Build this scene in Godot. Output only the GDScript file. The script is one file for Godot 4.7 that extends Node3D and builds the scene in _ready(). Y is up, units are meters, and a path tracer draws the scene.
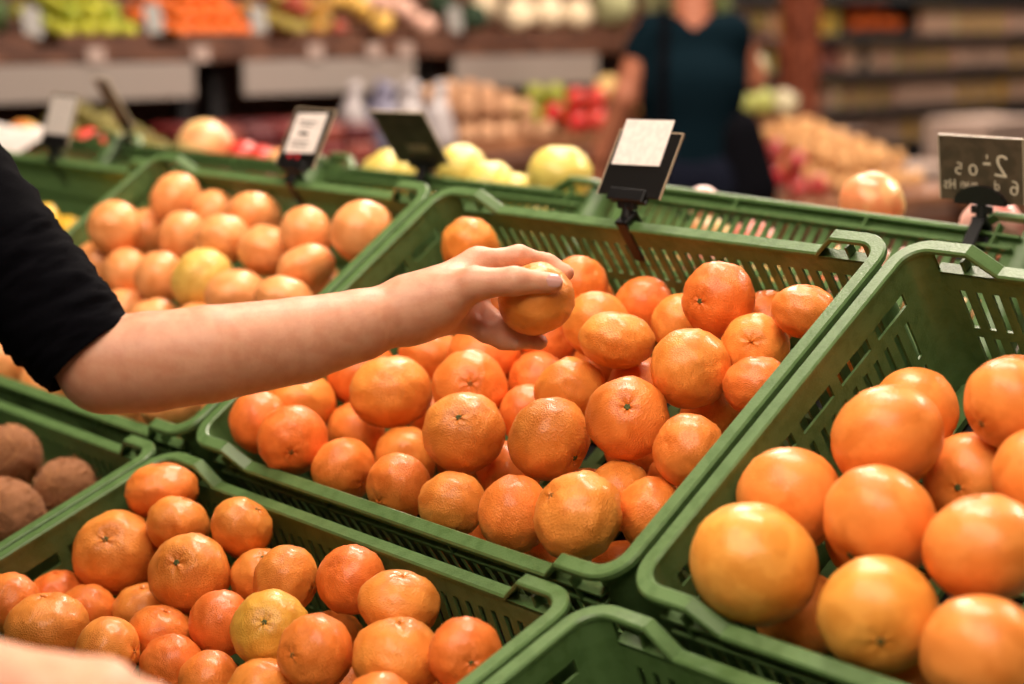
extends Node3D
# Fruit display in a supermarket: x runs along the crate rows, -z leads across the display, y is up.

const TILT := 0.61252        # slope of the upper crate row
const TILT_FRONT := 0.37354  # slope of the lower crate row
const CRATE_H := 0.155
const LOW := 0.135

var used := {}
var M := {}
var rng := RandomNumberGenerator.new()

# ---------------------------------------------------------------- naming
func numbered(called: String) -> String:
	if not used.has(called):
		used[called] = 0
		return called
	used[called] += 1
	return "%s_%03d" % [called, used[called]]

func tag(o: Node3D, label: String, category: String, group := "", kind := "") -> Node3D:
	if label: o.set_meta("label", label)
	if category: o.set_meta("category", category)
	if group: o.set_meta("group", group)
	if kind: o.set_meta("kind", kind)
	return o

func thing(called: String, label: String, category: String, at := Vector3.ZERO, group := "") -> Node3D:
	var o := Node3D.new()
	o.name = numbered(called)
	add_child(o)
	o.position = at
	tag(o, label, category, group)
	return o

func part(called: String, mesh: Mesh, mat: Material, parent: Node3D, at := Transform3D.IDENTITY) -> MeshInstance3D:
	var o := MeshInstance3D.new()
	o.name = called
	o.mesh = mesh
	o.material_override = mat
	o.transform = at
	parent.add_child(o, true)
	return o

func single(called: String, mesh: Mesh, mat: Material, at: Transform3D, label: String, category: String, group := "", kind := "") -> MeshInstance3D:
	var o := MeshInstance3D.new()
	o.name = numbered(called)
	o.mesh = mesh
	o.material_override = mat
	o.transform = at
	add_child(o)
	tag(o, label, category, group, kind)
	return o

func structure(called: String, mesh: Mesh, mat: Material, at: Transform3D, parent: Node3D = null) -> MeshInstance3D:
	var o := MeshInstance3D.new()
	o.name = numbered(called) if parent == null else called
	o.mesh = mesh
	o.material_override = mat
	o.transform = at
	if parent == null:
		add_child(o)
		o.set_meta("kind", "structure")
	else:
		parent.add_child(o, true)
	return o

func T(p: Vector3) -> Transform3D:
	return Transform3D(Basis.IDENTITY, p)

# ---------------------------------------------------------------- mesh tools
class Shape:
	var v := PackedVector3Array()
	var n := PackedVector3Array()
	var c := PackedColorArray()
	var ix := PackedInt32Array()

	func quad(a: Vector3, b: Vector3, d: Vector3, e: Vector3) -> void:   # counter-clockwise seen from outside
		var m := (b - a).cross(e - a)
		if m.length_squared() < 1e-16:
			m = (d - b).cross(e - b)
		m = m.normalized()
		var s := v.size()
		v.append_array([a, b, d, e])
		n.append_array([m, m, m, m])
		ix.append_array([s, s + 2, s + 1, s, s + 3, s + 2])

	func quad_n(p: Array, m: Array) -> void:
		var s := v.size()
		v.append_array(p)
		n.append_array(m)
		ix.append_array([s, s + 2, s + 1, s, s + 3, s + 2])

	func box(lo: Vector3, hi: Vector3, bev := 0.0) -> void:
		var p := [Vector3(lo.x, lo.y, lo.z), Vector3(hi.x, lo.y, lo.z), Vector3(hi.x, hi.y, lo.z), Vector3(lo.x, hi.y, lo.z), Vector3(lo.x, lo.y, hi.z), Vector3(hi.x, lo.y, hi.z), Vector3(hi.x, hi.y, hi.z), Vector3(lo.x, hi.y, hi.z)]
		if bev <= 0.0:
			quad(p[4], p[5], p[6], p[7])
			quad(p[1], p[0], p[3], p[2])
			quad(p[5], p[1], p[2], p[6])
			quad(p[0], p[4], p[7], p[3])
			quad(p[7], p[6], p[2], p[3])
			quad(p[0], p[1], p[5], p[4])
			return
		var b := Vector3(bev, bev, bev)
		var l := lo + b
		var h := hi - b
		# six faces, twelve edges, eight corners
		quad(Vector3(l.x, l.y, hi.z), Vector3(h.x, l.y, hi.z), Vector3(h.x, h.y, hi.z), Vector3(l.x, h.y, hi.z))
		quad(Vector3(h.x, l.y, lo.z), Vector3(l.x, l.y, lo.z), Vector3(l.x, h.y, lo.z), Vector3(h.x, h.y, lo.z))
		quad(Vector3(hi.x, l.y, h.z), Vector3(hi.x, l.y, l.z), Vector3(hi.x, h.y, l.z), Vector3(hi.x, h.y, h.z))
		quad(Vector3(lo.x, l.y, l.z), Vector3(lo.x, l.y, h.z), Vector3(lo.x, h.y, h.z), Vector3(lo.x, h.y, l.z))
		quad(Vector3(l.x, hi.y, h.z), Vector3(h.x, hi.y, h.z), Vector3(h.x, hi.y, l.z), Vector3(l.x, hi.y, l.z))
		quad(Vector3(l.x, lo.y, l.z), Vector3(h.x, lo.y, l.z), Vector3(h.x, lo.y, h.z), Vector3(l.x, lo.y, h.z))
		for sy in [0, 1]:
			for sz in [0, 1]:
				var y0: float = [l.y, h.y][sy]
				var y1: float = [lo.y, hi.y][sy]
				var z0: float = [l.z, h.z][sz]
				var z1: float = [lo.z, hi.z][sz]
				_edge(Vector3(l.x, y1, z0), Vector3(h.x, y1, z0), Vector3(h.x, y0, z1), Vector3(l.x, y0, z1), (lo + hi) * 0.5)
		for sx in [0, 1]:
			for sz in [0, 1]:
				var x0: float = [l.x, h.x][sx]
				var x1: float = [lo.x, hi.x][sx]
				var z0: float = [l.z, h.z][sz]
				var z1: float = [lo.z, hi.z][sz]
				_edge(Vector3(x1, l.y, z0), Vector3(x1, h.y, z0), Vector3(x0, h.y, z1), Vector3(x0, l.y, z1), (lo + hi) * 0.5)
		for sx in [0, 1]:
			for sy in [0, 1]:
				var x0: float = [l.x, h.x][sx]
				var x1: float = [lo.x, hi.x][sx]
				var y0: float = [l.y, h.y][sy]
				var y1: float = [lo.y, hi.y][sy]
				_edge(Vector3(x1, y0, l.z), Vector3(x1, y0, h.z), Vector3(x0, y1, h.z), Vector3(x0, y1, l.z), (lo + hi) * 0.5)
		for k in 8:
			var a := Vector3(h.x if k & 1 else l.x, h.y if k & 2 else l.y, h.z if k & 4 else l.z)
			var o := Vector3(hi.x if k & 1 else lo.x, hi.y if k & 2 else lo.y, hi.z if k & 4 else lo.z)
			_edge(Vector3(o.x, a.y, a.z), Vector3(a.x, o.y, a.z), Vector3(a.x, a.y, o.z), Vector3(a.x, a.y, o.z), (lo + hi) * 0.5)

	func _edge(a: Vector3, b: Vector3, d: Vector3, e: Vector3, mid: Vector3) -> void:
		var m := (b - a).cross(d - a)
		if m.dot((a + b + d) / 3.0 - mid) < 0.0:
			quad(e, d, b, a) if e != d else quad(d, b, a, a)
		else:
			quad(a, b, d, e)

	# points laid out in rows; smooth normals; closed_u joins the last column to the first
	func sheet(rows: Array, closed_u := false) -> void:
		var h := rows.size()
		var w: int = rows[0].size()
		var s := v.size()
		for j in h:
			for i in w:
				var i0 := i - 1
				var i1 := i + 1
				if closed_u:
					i0 = (i - 1 + w) % w
					i1 = (i + 1) % w
				else:
					i0 = maxi(0, i0)
					i1 = mini(w - 1, i1)
				var du: Vector3 = rows[j][i1] - rows[j][i0]
				var dv: Vector3 = rows[mini(j + 1, h - 1)][i] - rows[maxi(j - 1, 0)][i]
				if du.length_squared() < 1e-14:
					var jj := 1 if j == 0 else h - 2
					du = rows[jj][i1] - rows[jj][i0]
				v.append(rows[j][i])
				n.append(du.cross(dv).normalized())
		for j in h - 1:
			for i in (w if closed_u else w - 1):
				var a := s + j * w + i
				var b := s + j * w + (i + 1) % w
				ix.append_array([a, a + w, b, b, a + w, b + w])

	func tube(a: Vector3, b: Vector3, ra: float, rb: float, sides := 12, caps := true) -> void:
		var d := (b - a).normalized()
		var x := d.cross(Vector3.UP if absf(d.y) < 0.9 else Vector3.RIGHT).normalized()
		var y := d.cross(x)
		var r0 := []
		var r1 := []
		for k in sides:
			var t := TAU * k / sides
			var o := x * cos(t) + y * sin(t)
			r0.append(a + o * ra)
			r1.append(b + o * rb)
		sheet([r0, r1], true)
		if caps:
			for k in sides:
				var k1 := (k + 1) % sides
				quad(a, r0[k1], r0[k], r0[k])
				quad(b, r1[k], r1[k1], r1[k1])

	func lathe(profile: Array, sides := 20) -> void:   # profile of Vector2(radius, y) from bottom to top
		var rows := []
		for q in profile:
			var row := []
			for k in sides:
				var t := -TAU * k / sides
				row.append(Vector3(cos(t) * q.x, q.y, sin(t) * q.x))
			rows.append(row)
		sheet(rows, true)

	func mesh() -> ArrayMesh:
		var a := []
		a.resize(Mesh.ARRAY_MAX)
		a[Mesh.ARRAY_VERTEX] = v
		a[Mesh.ARRAY_NORMAL] = n
		if c.size() == v.size() and c.size() > 0:
			a[Mesh.ARRAY_COLOR] = c
		a[Mesh.ARRAY_INDEX] = ix
		var m := ArrayMesh.new()
		m.add_surface_from_arrays(Mesh.PRIMITIVE_TRIANGLES, a)
		return m

func box_mesh(size: Vector3, bev := 0.0) -> ArrayMesh:   # stands on its base
	var s := Shape.new()
	s.box(Vector3(-size.x / 2, 0, -size.z / 2), Vector3(size.x / 2, size.y, size.z / 2), bev)
	return s.mesh()

# a flat panel in the plane (along, up) with rectangular openings that go right through
func pierced(sh: Shape, origin: Vector3, along: Vector3, up: Vector3, size: Vector2, thick: float, holes: Array) -> void:
	var xs := [0.0, size.x]
	var ys := [0.0, size.y]
	for h in holes:
		for q in [h.position.x, h.end.x]: if not xs.has(q): xs.append(q)
		for q in [h.position.y, h.end.y]: if not ys.has(q): ys.append(q)
	xs.sort()
	ys.sort()
	var nx := xs.size() - 1
	var ny := ys.size() - 1
	var open := []
	for j in ny:
		var row := []
		for i in nx:
			var p := Vector2((xs[i] + xs[i + 1]) / 2, (ys[j] + ys[j + 1]) / 2)
			var o := false
			for h in holes:
				if h.has_point(p):
					o = true
					break
			row.append(o)
		open.append(row)
	var nrm := along.cross(up).normalized() * thick
	var at := func(x: float, y: float, k: int) -> Vector3: return origin + along * x + up * y + (nrm if k else Vector3.ZERO)
	for j in ny:
		var i := 0
		while i < nx:
			if open[j][i]:
				i += 1
				continue
			var e := i
			while e < nx and not open[j][e]: e += 1
			sh.quad(at.call(xs[i], ys[j], 1), at.call(xs[e], ys[j], 1), at.call(xs[e], ys[j + 1], 1), at.call(xs[i], ys[j + 1], 1))
			sh.quad(at.call(xs[e], ys[j], 0), at.call(xs[i], ys[j], 0), at.call(xs[i], ys[j + 1], 0), at.call(xs[e], ys[j + 1], 0))
			i = e
	for j in ny:
		for i in nx + 1:
			var l: bool = i > 0 and not open[j][i - 1]
			var r: bool = i < nx and not open[j][i]
			if l and not r: sh.quad(at.call(xs[i], ys[j], 1), at.call(xs[i], ys[j], 0), at.call(xs[i], ys[j + 1], 0), at.call(xs[i], ys[j + 1], 1))
			if r and not l: sh.quad(at.call(xs[i], ys[j], 0), at.call(xs[i], ys[j], 1), at.call(xs[i], ys[j + 1], 1), at.call(xs[i], ys[j + 1], 0))
	for i in nx:
		for j in ny + 1:
			var d: bool = j > 0 and not open[j - 1][i]
			var u: bool = j < ny and not open[j][i]
			if d and not u: sh.quad(at.call(xs[i], ys[j], 1), at.call(xs[i + 1], ys[j], 1), at.call(xs[i + 1], ys[j], 0), at.call(xs[i], ys[j], 0))
			if u and not d: sh.quad(at.call(xs[i], ys[j], 0), at.call(xs[i + 1], ys[j], 0), at.call(xs[i + 1], ys[j], 1), at.call(xs[i], ys[j], 1))

# ---------------------------------------------------------------- bodies: rounded bones joined smoothly
class Flesh:
	var a := PackedVector3Array()
	var b := PackedVector3Array()
	var ra := PackedFloat32Array()
	var rb := PackedFloat32Array()
	var k := PackedFloat32Array()
	var ripple := 0.0
	var ripple_noise: FastNoiseLite

	func bone(p: Vector3, q: Vector3, rp: float, rq: float, soft := 0.01) -> void:
		a.append(p)
		b.append(q)
		ra.append(rp)
		rb.append(rq)
		k.append(soft)

	func chain(pts: Array, rs: Array, soft := 0.01) -> void:
		for i in pts.size() - 1:
			bone(pts[i], pts[i + 1], rs[i], rs[i + 1], soft)

	func dist(p: Vector3) -> float:
		var d := 1e3
		for i in a.size():
			var ab := b[i] - a[i]
			var t := clampf((p - a[i]).dot(ab) / maxf(ab.length_squared(), 1e-9), 0.0, 1.0)
			var e := p.distance_to(a[i] + ab * t) - lerpf(ra[i], rb[i], t)
			var s := k[i]
			if e - d > s:
				continue
			if d - e > s:
				d = e
				continue
			var h := maxf(s - absf(d - e), 0.0) / s
			d = minf(d, e) - h * h * s * 0.25
		if ripple > 0.0:
			d += ripple * ripple_noise.get_noise_3dv(p)
		return d

	func into(sh: Shape, cell: float) -> void:
		var lo := Vector3(1e9, 1e9, 1e9)
		var hi := -lo
		for i in a.size():
			for q in [[a[i], ra[i]], [b[i], rb[i]]]:
				var r: float = q[1] + cell * 3.0
				lo = lo.min(q[0] - Vector3(r, r, r))
				hi = hi.max(q[0] + Vector3(r, r, r))
		var nb := Vector3i(((hi - lo) / (cell * 4.0)).ceil()) + Vector3i.ONE
		var nn := nb * 4
		var sx := 1
		var sy := nn.x
		var sz := nn.x * nn.y
		var val := PackedFloat32Array()
		val.resize(nn.x * nn.y * nn.z)
		var reach := cell * 4.0 * 0.9 + cell
		var live := []
		for bz in nb.z:
			for by in nb.y:
				for bx in nb.x:
					var o := lo + Vector3(bx * 4 + 1.5, by * 4 + 1.5, bz * 4 + 1.5) * cell
					var d := dist(o)
					var far := absf(d) > reach
					if not far: live.append(Vector3i(bx, by, bz))
					for z in 4:
						for y in 4:
							for x in 4:
								var id := (bx * 4 + x) * sx + (by * 4 + y) * sy + (bz * 4 + z) * sz
								val[id] = d if far else dist(lo + Vector3(bx * 4 + x, by * 4 + y, bz * 4 + z) * cell)
		var at := {}
		var start := sh.v.size()
		var off := [0, sx, sy, sx + sy, sz, sx + sz, sy + sz, sx + sy + sz]
		var edges := [[0, 1], [2, 3], [4, 5], [6, 7], [0, 2], [1, 3], [4, 6], [5, 7], [0, 4], [1, 5], [2, 6], [3, 7]]
		for bl in live:
			for z in range(bl.z * 4 - 1, bl.z * 4 + 4):
				for y in range(bl.y * 4 - 1, bl.y * 4 + 4):
					for x in range(bl.x * 4 - 1, bl.x * 4 + 4):
						if x < 0 or y < 0 or z < 0 or x >= nn.x - 1 or y >= nn.y - 1 or z >= nn.z - 1: continue
						var id := x * sx + y * sy + z * sz
						if at.has(id): continue
						var mask := 0
						for q in 8:
							if val[id + off[q]] < 0.0: mask |= 1 << q
						if mask == 0 or mask == 255: continue
						var sum := Vector3.ZERO
						var cnt := 0
						for e in edges:
							var f0: float = val[id + off[e[0]]]
							var f1: float = val[id + off[e[1]]]
							if (f0 < 0.0) == (f1 < 0.0): continue
							var p0 := Vector3(e[0] & 1, (e[0] >> 1) & 1, e[0] >> 2)
							var p1 := Vector3(e[1] & 1, (e[1] >> 1) & 1, e[1] >> 2)
							sum += p0.lerp(p1, f0 / (f0 - f1))
							cnt += 1
						at[id] = sh.v.size()
						sh.v.append(lo + (Vector3(x, y, z) + sum / cnt) * cell)
						sh.n.append(Vector3.ZERO)
		for id in at.keys():
			for ax in 3:
				var st: int = [sx, sy, sz][ax]
				var u: int = [sy, sz, sx][ax]
				var w: int = [sz, sx, sy][ax]
				if id + st >= val.size() or id - u - w < 0: continue
				var f0 := val[id] < 0.0
				var f1 := val[id + st] < 0.0
				if f0 == f1: continue
				if not (at.has(id - u) and at.has(id - w) and at.has(id - u - w)): continue
				var q := [at[id], at[id - u], at[id - u - w], at[id - w]]
				if not f0: q.reverse()
				# q runs counter-clockwise seen from outside
				var fn: Vector3 = (sh.v[q[2]] - sh.v[q[0]]).cross(sh.v[q[3]] - sh.v[q[1]])
				for j in q: sh.n[j] += fn
				sh.ix.append_array([q[0], q[2], q[1], q[0], q[3], q[2]])
		for i in range(start, sh.v.size()):
			sh.n[i] = sh.n[i].normalized()

# ---------------------------------------------------------------- materials
func noise_tex(freq: float, seed_: int, type := FastNoiseLite.TYPE_SIMPLEX_SMOOTH, normal := false, bump := 4.0, size := 512, ramp: Gradient = null, octaves := 3) -> NoiseTexture2D:
	var f := FastNoiseLite.new()
	f.seed = seed_
	f.frequency = freq
	f.noise_type = type
	f.fractal_octaves = octaves
	if type == FastNoiseLite.TYPE_CELLULAR:
		f.fractal_type = FastNoiseLite.FRACTAL_NONE
		f.cellular_return_type = FastNoiseLite.RETURN_DISTANCE
	var t := NoiseTexture2D.new()
	t.width = size
	t.height = size
	t.seamless = true
	t.as_normal_map = normal
	t.bump_strength = bump
	if ramp: t.color_ramp = ramp
	t.noise = f
	return t

func ramp(a: Color, b: Color, lo := 0.3, hi := 0.7) -> Gradient:
	var g := Gradient.new()
	g.set_color(0, a)
	g.set_color(1, b)
	g.set_offset(0, lo)
	g.set_offset(1, hi)
	return g

func mat(c: Color, rough := 0.6, spec := 0.5, metal := 0.0) -> StandardMaterial3D:
	var m := StandardMaterial3D.new()
	m.albedo_color = c
	m.roughness = rough
	m.metallic_specular = spec
	m.metallic = metal
	return m

func textured(c: Color, tex: Texture2D, scale_: float, rough := 0.6, nrm: Texture2D = null, nscale := 1.0) -> StandardMaterial3D:
	var m := mat(c, rough)
	m.uv1_triplanar = true
	m.uv1_scale = Vector3(scale_, scale_, scale_)
	if tex: m.albedo_texture = tex
	if nrm:
		m.normal_enabled = true
		m.normal_texture = nrm
		m.normal_scale = nscale
	return m

func make_materials() -> void:
	var peel := noise_tex(0.11, 3, FastNoiseLite.TYPE_CELLULAR, true, 5.0)
	var mottle := noise_tex(0.012, 9, FastNoiseLite.TYPE_SIMPLEX_SMOOTH, false, 1.0, 256, ramp(Color(0.93, 0.88, 0.80), Color(1, 1, 1), 0.35, 0.6))
	var tones := [Color(0.93, 0.545, 0.245), Color(0.93, 0.60, 0.275), Color(0.93, 0.51, 0.23), Color(0.93, 0.51, 0.23), Color(0.95, 0.665, 0.43), Color(0.90, 0.77, 0.41), Color(0.93, 0.66, 0.30), Color(0.87, 0.67, 0.28), Color(0.94, 0.595, 0.29)]
	M.citrus = []
	for i in tones.size():
		var m := textured(tones[i], mottle, 0.45, 0.42, peel, 0.9 if i != 4 and i != 8 and i != 6 else 0.35)
		m.metallic_specular = 0.36
		m.vertex_color_use_as_albedo = true
		m.clearcoat_enabled = true
		m.clearcoat = 0.3
		m.clearcoat_roughness = 0.2
		M.citrus.append(m)
	M.stem = mat(Color(0.30, 0.33, 0.14), 0.8)
	var scuff := noise_tex(0.02, 21, FastNoiseLite.TYPE_SIMPLEX_SMOOTH, false, 1.0, 512, ramp(Color(0.90, 0.92, 0.88), Color(1, 1, 1), 0.3, 0.55), 5)
	M.green = textured(Color(0.345, 0.46, 0.27), scuff, 5.0, 0.36, noise_tex(0.25, 31, FastNoiseLite.TYPE_SIMPLEX, true, 1.0, 256), 0.25)
	M.black = mat(Color(0.045, 0.045, 0.05), 0.45)
	M.card = mat(Color(0.06, 0.055, 0.05), 0.35)
	M.card_brown = textured(Color(0.34, 0.28, 0.22), noise_tex(0.02, 8, FastNoiseLite.TYPE_SIMPLEX_SMOOTH, false, 1.0, 256, ramp(Color(0.8, 0.8, 0.8), Color(1, 1, 1))), 8.0, 0.35)
	M.card_edge = mat(Color(0.75, 0.68, 0.58), 0.3)
	M.copper = mat(Color(0.62, 0.42, 0.31), 0.4)
	M.paper = textured(Color(0.93, 0.89, 0.86), noise_tex(0.03, 5, FastNoiseLite.TYPE_SIMPLEX_SMOOTH, false, 1.0, 256, ramp(Color(0.95, 0.95, 0.95), Color(1, 1, 1))), 12.0, 0.8)
	M.ink = mat(Color(0.20, 0.18, 0.18), 0.8)
	M.red_ink = mat(Color(0.75, 0.12, 0.18), 0.7)
	M.chalk = mat(Color(0.86, 0.80, 0.70), 0.8)
	var skin_tone := noise_tex(0.015, 12, FastNoiseLite.TYPE_SIMPLEX_SMOOTH, false, 1.0, 512, ramp(Color(0.95, 0.90, 0.88), Color(1, 1, 1), 0.25, 0.65), 4)
	M.skin = textured(Color(0.82, 0.60, 0.475), skin_tone, 8.0, 0.5, noise_tex(0.16, 14, FastNoiseLite.TYPE_CELLULAR, true, 2.0), 0.35)
	M.skin.subsurf_scatter_enabled = true
	M.skin.subsurf_scatter_strength = 0.15
	M.skin_tan = textured(Color(0.62, 0.38, 0.27), skin_tone, 4.0, 0.55)
	M.nail = mat(Color(0.78, 0.58, 0.54), 0.15, 0.6)
	M.sleeve = textured(Color(0.035, 0.035, 0.05), null, 20.0, 0.85, noise_tex(0.12, 17, FastNoiseLite.TYPE_SIMPLEX, true, 4.0, 256), 0.6)
	M.trousers = textured(Color(0.07, 0.08, 0.12), null, 20.0, 0.9, noise_tex(0.12, 17, FastNoiseLite.TYPE_SIMPLEX, true, 3.0, 256), 0.5)
	M.teal = textured(Color(0.03, 0.085, 0.11), null, 20.0, 0.9, noise_tex(0.12, 19, FastNoiseLite.TYPE_SIMPLEX, true, 3.0, 256), 0.5)
	for q in [M.sleeve, M.trousers, M.teal]: q.metallic_specular = 0.12
	M.hair = textured(Color(0.11, 0.07, 0.05), null, 30.0, 0.5, noise_tex(0.12, 23, FastNoiseLite.TYPE_SIMPLEX, true, 6.0, 256), 1.0)
	var husk := noise_tex(0.05, 41, FastNoiseLite.TYPE_SIMPLEX, false, 1.0, 512, ramp(Color(0.62, 0.55, 0.48), Color(1, 1, 1), 0.3, 0.7), 5)
	M.husk = textured(Color(0.70, 0.48, 0.31), husk, 1.6, 0.9, noise_tex(0.07, 43, FastNoiseLite.TYPE_SIMPLEX, true, 10.0), 1.0)
	M.fibre = mat(Color(0.74, 0.52, 0.33), 0.9)
	var grain := noise_tex(0.01, 51, FastNoiseLite.TYPE_SIMPLEX_SMOOTH, false, 1.0, 512, ramp(Color(0.62, 0.55, 0.5), Color(1, 1, 1)), 5)
	M.wood = textured(Color(0.42, 0.27, 0.19), grain, 2.5, 0.6)
	M.wood.uv1_scale = Vector3(8, 8, 1.2)
	M.wood_pale = textured(Color(0.66, 0.45, 0.30), grain, 2.5, 0.7)
	M.wood_pale.uv1_scale = Vector3(8, 8, 1.2)
	M.wood_red = textured(Color(0.70, 0.38, 0.26), grain, 2.5, 0.6)
	M.dark = mat(Color(0.085, 0.08, 0.085), 0.6)
	M.steel = mat(Color(0.52, 0.49, 0.47), 0.5)
	M.panel = mat(Color(0.54, 0.50, 0.47), 0.6)
	M.floor = textured(Color(0.50, 0.45, 0.42), noise_tex(0.02, 61, FastNoiseLite.TYPE_SIMPLEX_SMOOTH, false, 1.0, 512, ramp(Color(0.85, 0.85, 0.85), Color(1, 1, 1)), 5), 0.8, 0.35)
	M.wall = textured(Color(0.45, 0.40, 0.37), noise_tex(0.02, 62, FastNoiseLite.TYPE_SIMPLEX_SMOOTH, false, 1.0, 256, ramp(Color(0.94, 0.94, 0.94), Color(1, 1, 1))), 0.7, 0.9)
	M.ceiling = mat(Color(0.55, 0.53, 0.51), 0.9)
	M.lamp = mat(Color(1, 0.97, 0.92), 0.5)
	M.lamp.emission_enabled = true
	M.lamp.emission = Color(1.0, 0.93, 0.84)
	M.lamp.emission_energy_multiplier = 6.0

func plain(key: String, c: Color, rough := 0.6) -> StandardMaterial3D:
	if not M.has(key): M[key] = mat(c, rough)
	return M[key]

# ---------------------------------------------------------------- fruit
# a ball with its stem end at +y: squashed, dimpled at the stem, slightly lumpy, with patches of paler skin
func fruit_mesh(seed_: int, lump: float, dimple: float, cols := 36, rows := 24, blush := 0.0, neck := 0.0) -> ArrayMesh:
	var nz := FastNoiseLite.new()
	nz.seed = seed_
	nz.frequency = 0.9
	var nc := FastNoiseLite.new()
	nc.seed = seed_ + 77
	nc.frequency = 1.1
	var sh := Shape.new()
	var grid := []
	var colr := []
	for j in rows + 1:
		var th := PI * (1.0 - float(j) / rows)
		var row := []
		for i in cols:
			var ph := -TAU * i / cols
			var d := Vector3(sin(th) * cos(ph), cos(th), sin(th) * sin(ph))
			var up := acos(clampf(d.y, -1, 1))
			var r := 1.0 + lump * nz.get_noise_3dv(d * 1.6) + lump * 0.35 * nz.get_noise_3dv(d * 5.0)
			r -= dimple * exp(-up * up / 0.05) * (1.0 + 0.25 * cos(ph * 5.0 + seed_))
			r -= dimple * 0.4 * exp(-pow(PI - up, 2) / 0.03)
			r += neck * exp(-up * up / 0.12)
			row.append(d * r)
			var p := nc.get_noise_3dv(d * 1.3) * 0.5 + 0.5
			var sp := nc.get_noise_3dv(d * 9.0)
			var c := Color(1.0, lerpf(0.88, 1.0, p), lerpf(0.72, 1.0, p))
			if sp > 0.56: c = c.lerp(Color(0.6, 0.45, 0.32), minf(0.6, (sp - 0.56) * 4.0))
			if blush > 0.0:
				var q := smoothstep(0.35, 0.65, nc.get_noise_3dv(d * 0.7 + Vector3(seed_, 0, 0)) * 0.5 + 0.5 + (d.x * 0.25))
				c = Color(1, 1, 1).lerp(Color(0.92, 0.28, 0.26), q * blush)
			colr.append(c)
		grid.append(row)
	sh.sheet(grid, true)
	for c in colr: sh.c.append(c)
	return sh.mesh()

var citrus_meshes := []
var smooth_meshes := []
var stem_mesh: ArrayMesh

func make_fruit_shapes() -> void:
	for k in 8: citrus_meshes.append(fruit_mesh(k * 13 + 5, 0.065, 0.085))
	for k in 4: smooth_meshes.append(fruit_mesh(k * 17 + 301, 0.035, 0.05))
	var s := Shape.new()
	s.lathe([Vector2(0, 0.0), Vector2(0.085, 0.0), Vector2(0.10, 0.022), Vector2(0.065, 0.045), Vector2(0.03, 0.035), Vector2(0.0, 0.03)], 10)
	stem_mesh = s.mesh()

func upright(axis: Vector3, spin: float) -> Basis:   # a basis whose y is the axis
	var y := axis.normalized()
	var x := y.cross(Vector3.UP if absf(y.y) < 0.95 else Vector3.RIGHT).normalized()
	return Basis(x, y, x.cross(y)) * Basis(Vector3.UP, spin)

var kind_names := {"mid": "mandarin", "grape": "peach_orange", "front": "bumpy_orange", "right": "large_orange", "held": "mandarin"}
var kind_groups := {"mid": "mandarins in the middle crate", "grape": "peach-toned oranges behind the forearm", "front": "oranges in the front crate", "right": "large oranges in the nearest crate", "held": ""}
var kind_under := {"mid": "mandarin in the shade under the top layer of the middle crate", "grape": "peach-toned orange under the top layer behind the bare forearm", "front": "orange in the shade under the top layer of front crate", "right": "large orange in the shade under the top layer, nearest crate"}

func place_fruit(d: Array, k: int) -> void:
	var kind: String = d[10]
	var label: String = d[11] if d[11] else kind_under[kind]
	var o := thing(kind_names[kind], label, "mandarin" if kind in ["mid", "held"] else "orange", Vector3(d[0], d[1], d[2]), kind_groups[kind])
	var smooth: bool = kind in ["grape", "right"]
	var ms: Array = smooth_meshes if smooth else citrus_meshes
	var b := upright(Vector3(d[5], d[6], d[7]), k * 1.7).scaled_local(Vector3(1, d[4], 1) * d[3])
	var p := part("peel", ms[k % ms.size()], M.citrus[d[8]], o, Transform3D(b, Vector3.ZERO))
	if d[9]:
		var q := part("stem", stem_mesh, M.stem, o)
		var y: float = (0.915 if not smooth else 0.95) * d[4] * d[3]
		q.transform = Transform3D(upright(Vector3(d[5], d[6], d[7]), k).scaled_local(Vector3.ONE * d[3] * 0.8), Vector3(d[5], d[6], d[7]) * (y - 0.0005))

# ---------------------------------------------------------------- green crates
func ring(sh: Shape, inset: float, profile: Array, level: Callable) -> void:
	var pts := []   # [x, z, outward x, outward z, y]
	var rc := 0.032
	for q in 4:
		var cx: float = [1, -1, -1, 1][q] * (0.3 - rc)
		var cz: float = [1, 1, -1, -1][q] * (0.2 - rc)
		for s in 7:
			var an := (q + s / 6.0) * PI / 2
			pts.append([cx + cos(an) * (rc - inset), cz + sin(an) * (rc - inset), cos(an), sin(an)])
		if q == 0:
			for x in [0.235, 0.212, 0.1, -0.1, -0.212, -0.235]: pts.append([x, 0.2 - inset, 0.0, 1.0])
		if q == 2:
			for x in [-0.235, -0.212, -0.1, 0.1, 0.212, 0.235]: pts.append([x, -0.2 + inset, 0.0, -1.0])
	for i in pts.size():
		var a: Array = pts[i]
		var b: Array = pts[(i + 1) % pts.size()]
		var ya: float = level.call(a[0], a[3])
		var yb: float = level.call(b[0], b[3])
		for e in profile.size():
			var p: Vector2 = profile[e]
			var q: Vector2 = profile[(e + 1) % profile.size()]
			var m := Vector2(q.y - p.y, p.x - q.x).normalized()
			var na := Vector3(a[2] * m.x, m.y, a[3] * m.x)
			var nb := Vector3(b[2] * m.x, m.y, b[3] * m.x)
			if absf(ya - yb) > 0.001:
				var sl := Vector3(b[0] - a[0], yb - ya, b[1] - a[1]).normalized()
				na = (na - sl * na.dot(sl)).normalized()
				nb = na
			var A0 := Vector3(a[0] + a[2] * p.x, ya + p.y, a[1] + a[3] * p.x)
			var A1 := Vector3(a[0] + a[2] * q.x, ya + q.y, a[1] + a[3] * q.x)
			var B0 := Vector3(b[0] + b[2] * p.x, yb + p.y, b[1] + b[3] * p.x)
			var B1 := Vector3(b[0] + b[2] * q.x, yb + q.y, b[1] + b[3] * q.x)
			sh.quad_n([A0, A1, B1, B0], [na, na, nb, nb])

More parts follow.
